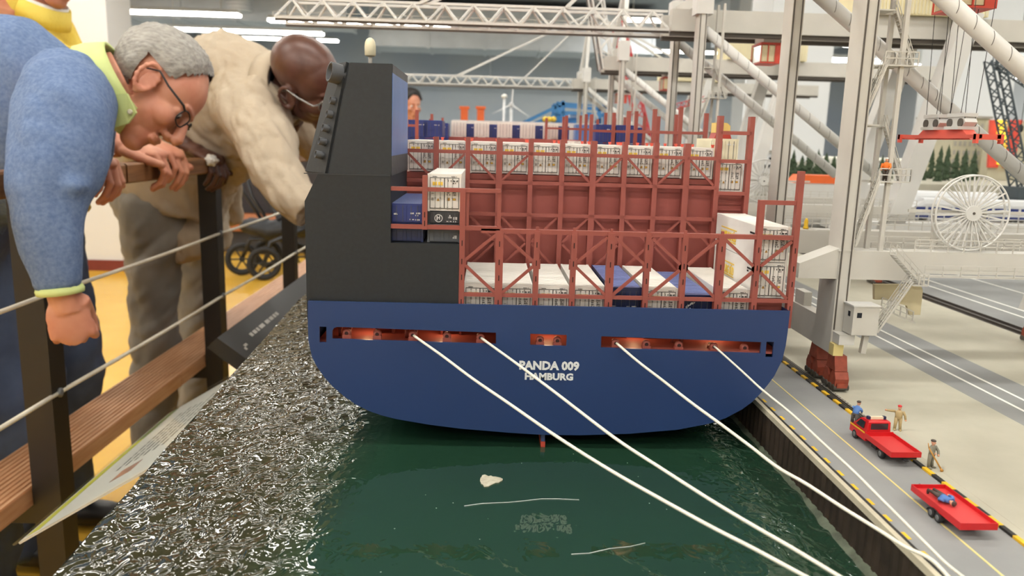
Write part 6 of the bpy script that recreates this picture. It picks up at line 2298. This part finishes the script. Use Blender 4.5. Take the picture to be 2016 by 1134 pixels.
MB().ell((-1.66, 6.34, 0.80), (0.05, 0.05, 0.06), None, 12, 8).build('toy', mat('toy_green', (60, 170, 80), 0.6), pc)

# ================================================================== the miniature landscape behind
land = struct(MB().box((0.95, 2.15, ZQ), (6.6, 8.58, 1.030)).build('ground_terrace', M['concrete']), 'raised landscape terrace behind the quay')
via = struct(MB().box((0.72, 1.52, 0.955), (3.2, 2.02, 0.980)).build('ground_viaduct', M['crane2']), 'pale viaduct deck carrying the model trains')
for x in (0.80, 1.2, 1.6, 2.0, 2.6):
    struct(MB().box((x, 1.56, ZQ), (x + 0.05, 1.98, 0.955)).build('viaduct_pier', M['crane2'], via))
vr = MB()
for z in (0.990, 1.000):
    vr.beam((0.72, 1.525, z), (3.2, 1.525, z), 0.0014, 0.0014)
x = 0.72
while x < 3.2:
    vr.beam((x, 1.525, 0.98), (x, 1.525, 1.0), 0.0014, 0.0014)
    x += 0.03
struct(vr.build('viaduct_railing', M['crane2'], via))


def wagon(name, label, lo, L_, h_, w_, m_body, m_band, m_roof, group, band=(0.35, 0.62), nose=0):
    t = thing(name, label, 'train', (lo[0] + L_ / 2, lo[1] + w_ / 2, lo[2]), group)
    x0, y0, z0 = lo
    b = MB()
    pr = [(0, 0.006), (0, h_ * 0.75), (w_ * 0.12, h_ * 0.95), (w_ * 0.3, h_), (w_ * 0.7, h_), (w_ * 0.88, h_ * 0.95), (w_, h_ * 0.75), (w_, 0.006)]
    r0 = [(x0 + (0.05 * nose if nose and z > h_ * 0.5 else 0.0), y0 + y, z0 + z) for y, z in pr]
    r1 = [(x0 + L_, y0 + y, z0 + z) for y, z in pr]
    b.rings([r0, r1], smooth=False)
    o = b.build('wagon_body', m_body, t)
    nwin = 9
    for i in range(nwin):
        xa = x0 + L_ * (0.10 + 0.86 * i / nwin)
        MB().box((xa, y0 - 0.0008, z0 + h_ * band[0]), (xa + L_ * 0.075, y0 + 0.0002, z0 + h_ * band[1])).build('window', m_band, o)
    MB().box((x0 + 0.01, y0 - 0.0006, z0 + h_ * 0.14), (x0 + L_, y0 + 0.0002, z0 + h_ * 0.24)).build('stripe', m_roof, o)
    for xx in (x0 + L_ * 0.15, x0 + L_ * 0.85):
        for dx in (-0.012, 0.012):
            MB().cyl((xx + dx, y0 + 0.004, z0 + 0.0055), (xx + dx, y0 + w_ - 0.004, z0 + 0.0055), 0.0055, n=12).build('wheel', M['steel'], t)
    return t


xw = P(1772, 420, 1.58).x
wagon('express_train', 'white express train with blue window band on the viaduct, leading car', (xw, 1.58, 0.980), 0.29, 0.045, 0.034, M['wall_white'], M['blue2'], M['blue2'], 'cars of the white and blue train', nose=1)
wagon('express_train', 'white express train with blue window band on the viaduct, following car', (xw + 0.295, 1.58, 0.980), 0.29, 0.045, 0.034, M['wall_white'], M['blue2'], M['blue2'], 'cars of the white and blue train')
xw = P(1797, 380, 1.90).x
wagon('regional_train', 'white railcar with red stripes behind the blue and white train', (xw, 1.88, 0.980), 0.20, 0.044, 0.034, M['wall_white'], M['decal_grey'], M['cred'], None)
xw = P(1560, 360, 1.70).x
t = thing('barge', 'orange flat barge with a grey deck behind the crane columns', 'barge', (xw + 0.08, 1.7, ZQ))
MB().prism([(xw, 1.68, 0.955), (xw + 0.20, 1.68, 0.955), (xw + 0.22, 1.68, 1.045), (xw - 0.01, 1.68, 1.045)], (0, 0.08, 0)).build('hull', M['crane2'], t)
MB().prism([(xw - 0.005, 1.678, 1.045), (xw + 0.15, 1.678, 1.045), (xw + 0.12, 1.678, 1.062), (xw + 0.01, 1.678, 1.062)], (0, 0.05, 0)).build('cargo_box', M['orange'], t)
MB().box((xw, 1.69, ZQ), (xw + 0.2, 1.75, 0.955)).build('keel', M['crane2'], t)

# tall conifers
def tree(x, y, h, s_):
    rd = random.Random(int(x * 1000) + int(y * 777))
    t = thing('conifer_tree', 'slim dark green model conifer on the terrace behind the trains', 'tree', (x, y, 1.03), 'conifers on the terrace')
    MB().cyl((x, y, 1.03), (x, y, 1.03 + h * 0.3), 0.004, n=7).build('trunk', M['fig_dark'], t)
    m_ = MB()
    n = 9
    for i in range(n):
        z0 = 1.03 + h * (0.06 + 0.86 * i / n)
        r = s_ * (1 - 0.75 * (i / n) ** 1.6) * rd.uniform(0.85, 1.1)
        k = 11
        ring = []
        for j in range(k):
            a = 2 * PI * j / k + i
            rr = r * (1.0 if j % 2 else 0.72) * rd.uniform(0.85, 1.1)
            ring.append((x + rr * math.cos(a), y + rr * math.sin(a), z0 - 0.01 * rd.random()))
        m_.add(ring + [(x, y, z0 + h * 0.24)], [[j, (j + 1) % k, k] for j in range(k)] + [list(range(k))[::-1]])
    m_.build('foliage', M['tree'], t)


rd = random.Random(3)
for px_ in (1815, 1832, 1848, 1862, 1880, 1897, 1915, 1560, 1577, 1592, 1608, 1624, 1640, 1655, 1735, 1750):
    Y = 2.45 + rd.uniform(-0.1, 0.25)
    q = P(px_, 340, Y)
    tree(q.x, Y, 0.092 * rd.uniform(0.85, 1.15) * (0.8 if px_ < 1760 else 1), 0.018 * rd.uniform(0.85, 1.2))

# buildings on the terrace
def house(px0, px1, py0, Y, label, m_, D=0.25, rows=6, cols=7, mw=None):
    a, b = P(px0, py0, Y), P(px1, py0, Y)
    t = thing('model_building', label, 'building', ((a.x + b.x) / 2, Y + D / 2, 1.03))
    MB().box((a.x, Y, 1.03), (b.x, Y + D, a.z)).build('wall', m_, t)
    MB().box((a.x - 0.006, Y - 0.006, a.z), (b.x + 0.006, Y + D, a.z + 0.008)).build('roof', M['decal_grey'], t)
    for i in range(cols):
        for j in range(rows):
            xa = a.x + (b.x - a.x) * (i + 0.25) / cols
            za = 1.04 + (a.z - 1.05) * (j + 0.25) / rows
            MB().box((xa, Y - 0.002, za), (xa + (b.x - a.x) * 0.5 / cols, Y + 0.001, za + (a.z - 1.05) * 0.5 / rows)).build('window', mw or M['tglass'], t)
    return t


hb = house(1882, 1950, 232, 2.75, 'beige high rise model facade with grey window grid beside the red sign', M['facade'], mw=M['decal_grey'])
t = thing('neon_sign', 'tall red sign wall with a yellow lamp column on the terrace', 'sign', (P(1980, 320, 2.6).x, 2.6, 1.03))
a, b, c, d = P(1950, 236, 2.6), P(2012, 236, 2.6), P(1990, 335, 2.6), P(1962, 335, 2.6)
MB().box((P(1948, 300, 2.62).x, 2.62, 1.03), (P(2016, 300, 2.62).x + 0.04, 2.66, a.z)).build('sign_wall', M['facade'], t)
for pts in (((1950, 236), (1972, 236), (1965, 330), (1945, 330)), ((1990, 236), (2014, 236), (1996, 330), (1976, 330))):
    MB().prism([P(x, y, 2.612) for x, y in pts], (0, 0.008, 0)).build('red_panel', mat('sign_red', (222, 84, 70), 0.5), t)
ly_ = mat('sign_lamp', (255, 214, 60), 0.4, emit=1.2)
for i in range(9):
    p = P(1975, 240 + i * 10, 2.60)
    MB().box((p.x - 0.014, 2.604, p.z - 0.006), (p.x + 0.014, 2.612, p.z + 0.006)).build('sign_lamp', ly_, t)
house(1500, 1548, 300, 2.7, 'small white model warehouse with a red roof edge behind the cranes', M['wall_white'], rows=2, cols=4)
house(1762, 1800, 322, 3.0, 'low white model depot beside the conifers', M['wall_white'], rows=2, cols=3)


# lattice masts
def lattice(par, a, b, wd, n, m_, nm='lattice'):
    a, b = Vector(a), Vector(b)
    d = (b - a).normalized()
    k = Vector((0, 1, 0)) if abs(d.y) < 0.9 else Vector((1, 0, 0))
    r = d.cross(k).normalized()
    u = r.cross(d)
    cs = [r * x * wd / 2 + u * y * wd / 2 for x, y in ((-1, -1), (1, -1), (1, 1), (-1, 1))]
    q = MB()
    th = wd * 0.12
    for c in cs:
        q.beam(a + c, b + c, th, th)
    for i in range(n):
        p0, p1 = a.lerp(b, i / n), a.lerp(b, (i + 1) / n)
        for j in range(4):
            c0, c1 = cs[j], cs[(j + 1) % 4]
            if i % 2:
                c0, c1 = c1, c0
            q.beam(p0 + c0, p1 + c1, th * 0.7, th * 0.7)
    return q.build(nm, m_, par)


def lat_crane(label, foot, top, jib, m_, wd, zb):
    t = thing('lattice_crane', label, 'crane', (foot[0], foot[1], zb))
    MB().box((foot[0] - wd * 1.4, foot[1] - wd * 1.4, zb), (foot[0] + wd * 1.4, foot[1] + wd * 1.4, zb + wd)).build('undercarriage', m_, t)
    MB().box((foot[0] - wd * 1.0, foot[1] - wd * 1.2, zb + wd), (foot[0] + wd * 1.6, foot[1] + wd * 1.2, zb + wd * 2)).build('machine_house', m_, t)
    lattice(t, (foot[0], foot[1], zb + wd * 1.5), top, wd, 16, m_, 'mast')
    if jib:
        lattice(t, top, jib, wd * 0.7, 10, m_, 'jib')
        m = Vector(top).lerp(Vector(jib), 0.9)
        MB().cyl(m, m + Vector((0, 0, -0.10)), 0.0008, n=5).build('hook_rope', M['dark'], t)
        MB().lathe(m + Vector((0, 0, -0.12)), (0, 0, 1), [(0.002, 0), (0.006, 0.004), (0.006, 0.014), (0.002, 0.02)], 10).build('hook_block', M['dark'], t)
    return t


t0, f0_ = P(1957, 116, 1.9), P(2016, 340, 1.9)
lat_crane('dark green lattice crane with a light head platform at the terrace edge', (f0_.x, 1.9, ZQ), t0, P(2030, 165, 1.9), M['dkcrane'], 0.030, 0.980)
t0, f0_ = P(1215, 40, 3.4), P(1292, 285, 3.4)
lat_crane('tall red and white lattice crane leaning over the far ship deck', (f0_.x, 3.4, ZQ), t0, None, M['redcrane'], 0.046, ZQ)
t0, f0_ = P(1345, 205, 2.3), P(1348, 300, 2.3)
lat_crane('short red lattice crane beside the far gantry legs', (f0_.x, 2.42, ZQ), (f0_.x, 2.42, t0.z), P(1385, 195, 2.45), M['redcrane'], 0.022, ZQ)

# blue shipyard crane beyond the bow
bc = thing('shipyard_crane', 'blue shipyard crane with sloping jib beyond the ship', 'crane', (P(1140, 250, 3.4).x, 3.4, ZQ))
B = M['bluecrane']


def bp(x, y, dy=0.0):
    return P(x, y, 3.4) + Vector((0, dy, 0))


for dy in (-0.08, 0.08):
    for seq in (((1092, 205), (1092, 270)), ((1105, 200), (1105, 270)), ((1185, 205), (1185, 300)), ((1020, 247), (1092, 212)), ((1030, 252), (1095, 226)), ((1092, 205), (1190, 214)), ((1092, 222), (1190, 228)), ((1100, 245), (1180, 262)), ((1092, 262), (1180, 228)), ((1120, 268), (1190, 250))):
        a, b = bp(*seq[0], dy), bp(*seq[1], dy)
        MB().beam(a, b, 0.014, 0.014).build('strut', B, bc)
for x in (1092, 1105, 1185):
    p = bp(x, 262)
    MB().box((p.x - 0.02, 3.30, ZQ), (p.x + 0.02, 3.50, p.z)).build('leg_base', B, bc)
MB().box((bp(1105, 240).x, 3.34, bp(1105, 246).z), (bp(1180, 240).x, 3.46, bp(1180, 234).z)).build('platform', B, bc)
for x in (1070, 1078, 1086):
    p = bp(x, 236, -0.10)
    MB().ell(p, (0.012, 0.012, 0.012), None, 10, 8).build('floodlight', M['yellow'], bc)
MB().box((bp(1120, 232).x, 3.36, bp(1120, 234).z), (bp(1150, 226).x, 3.44, bp(1150, 224).z)).build('cabin', M['wall_white'], bc)

# wind turbines
def turbine(px_, py0, Y, L_, label, rot):
    h = P(px_, py0, Y)
    t = thing('wind_turbine', label, 'wind turbine', (h.x, Y, ZQ))
    MB().tube([(h.x, Y, ZQ), (h.x, Y, h.z)], [0.012, 0.007], 12).build('tower', M['wall_white'], t)
    MB().ell((h.x, Y, h.z), (0.012, 0.026, 0.011), None, 14, 8).build('nacelle', M['wall_white'], t)
    for i in range(3):
        a = rot + 2 * PI * i / 3
        d = Vector((math.sin(a), 0, math.cos(a)))
        s_ = Vector((d.z, 0, -d.x))
        p = Vector((h.x, Y - 0.028, h.z))
        q = MB()
        q.hexa([p - s_ * 0.004, p + s_ * 0.006, p + s_ * 0.006 + Vector((0, 0.004, 0)), p - s_ * 0.004 + Vector((0, 0.004, 0))],
               [p + d * L_ - s_ * 0.001, p + d * L_ + s_ * 0.001, p + d * L_ + s_ * 0.001 + Vector((0, 0.002, 0)), p + d * L_ - s_ * 0.001 + Vector((0, 0.002, 0))])
        q.build('blade', M['wall_white'], t)


turbine(1007, 206, 4.2, 0.11, 'white three bladed wind turbine model before the grey wall', 0.05)
for px_ in (914, 946):
    p0, p1 = P(px_, 240, 3.6), P(px_, 215, 3.6)
    t = thing('signal_pillar', 'slim orange pillar standing beyond the forward containers', 'pillar', (p0.x, 3.6, ZQ), 'orange pillars beyond the ship')
    MB().box((p0.x - 0.016, 3.58, ZQ), (p0.x + 0.016, 3.62, p1.z)).build('shaft', M['orange'], t)
    MB().box((p0.x - 0.022, 3.575, p1.z), (p0.x + 0.022, 3.625, p1.z + 0.012)).build('cap', M['orange'], t)
# street lamp and hydrant on the quay
p = P(993, 190, 3.9)
t = thing('street_lamp', 'slim white lamp post with a bright head beside the wind turbine', 'lamp post', (p.x, 3.9, ZQ))
MB().cyl((p.x, 3.9, ZQ), (p.x, 3.9, p.z), 0.006, n=8).build('pole', M['wall_white'], t)
MB().ell((p.x, 3.9, p.z), (0.014, 0.014, 0.012), None, 12, 8).build('head', M['helmet'], t)
p = P(1589, 420, 0.885)
hy = thing('yellow_beacon', 'small yellow beacon on the portal beam of the near crane', 'beacon', (p.x, 0.885, ZB1))
MB().lathe((p.x, 0.885, ZB1 + 0.0002), (0, 0, 1), [(0.0030, 0), (0.0030, 0.002), (0.0022, 0.003), (0.0024, 0.008), (0.0018, 0.010), (0.0010, 0.012)], 14).build('beacon_body', M['yellowpaint'], hy)
# trestle beside the second leg
tz = thing('mooring_trestle', 'pale lattice trestle standing on the kerb beside the crane legs', 'trestle', (0.3035, 0.80, ZQ))
lattice(tz, (0.3035, 0.80, ZQ + 0.0015), (0.3035, 0.80, 0.953), 0.012, 4, M['cream'], 'lattice_tower')
MB().box((0.296, 0.792, 0.953), (0.311, 0.808, 0.955)).build('head_plate', M['cream'], tz)
MB().box((0.296, 0.792, ZQ), (0.311, 0.808, ZQ + 0.0016)).build('foot_plate', M['cream'], tz)
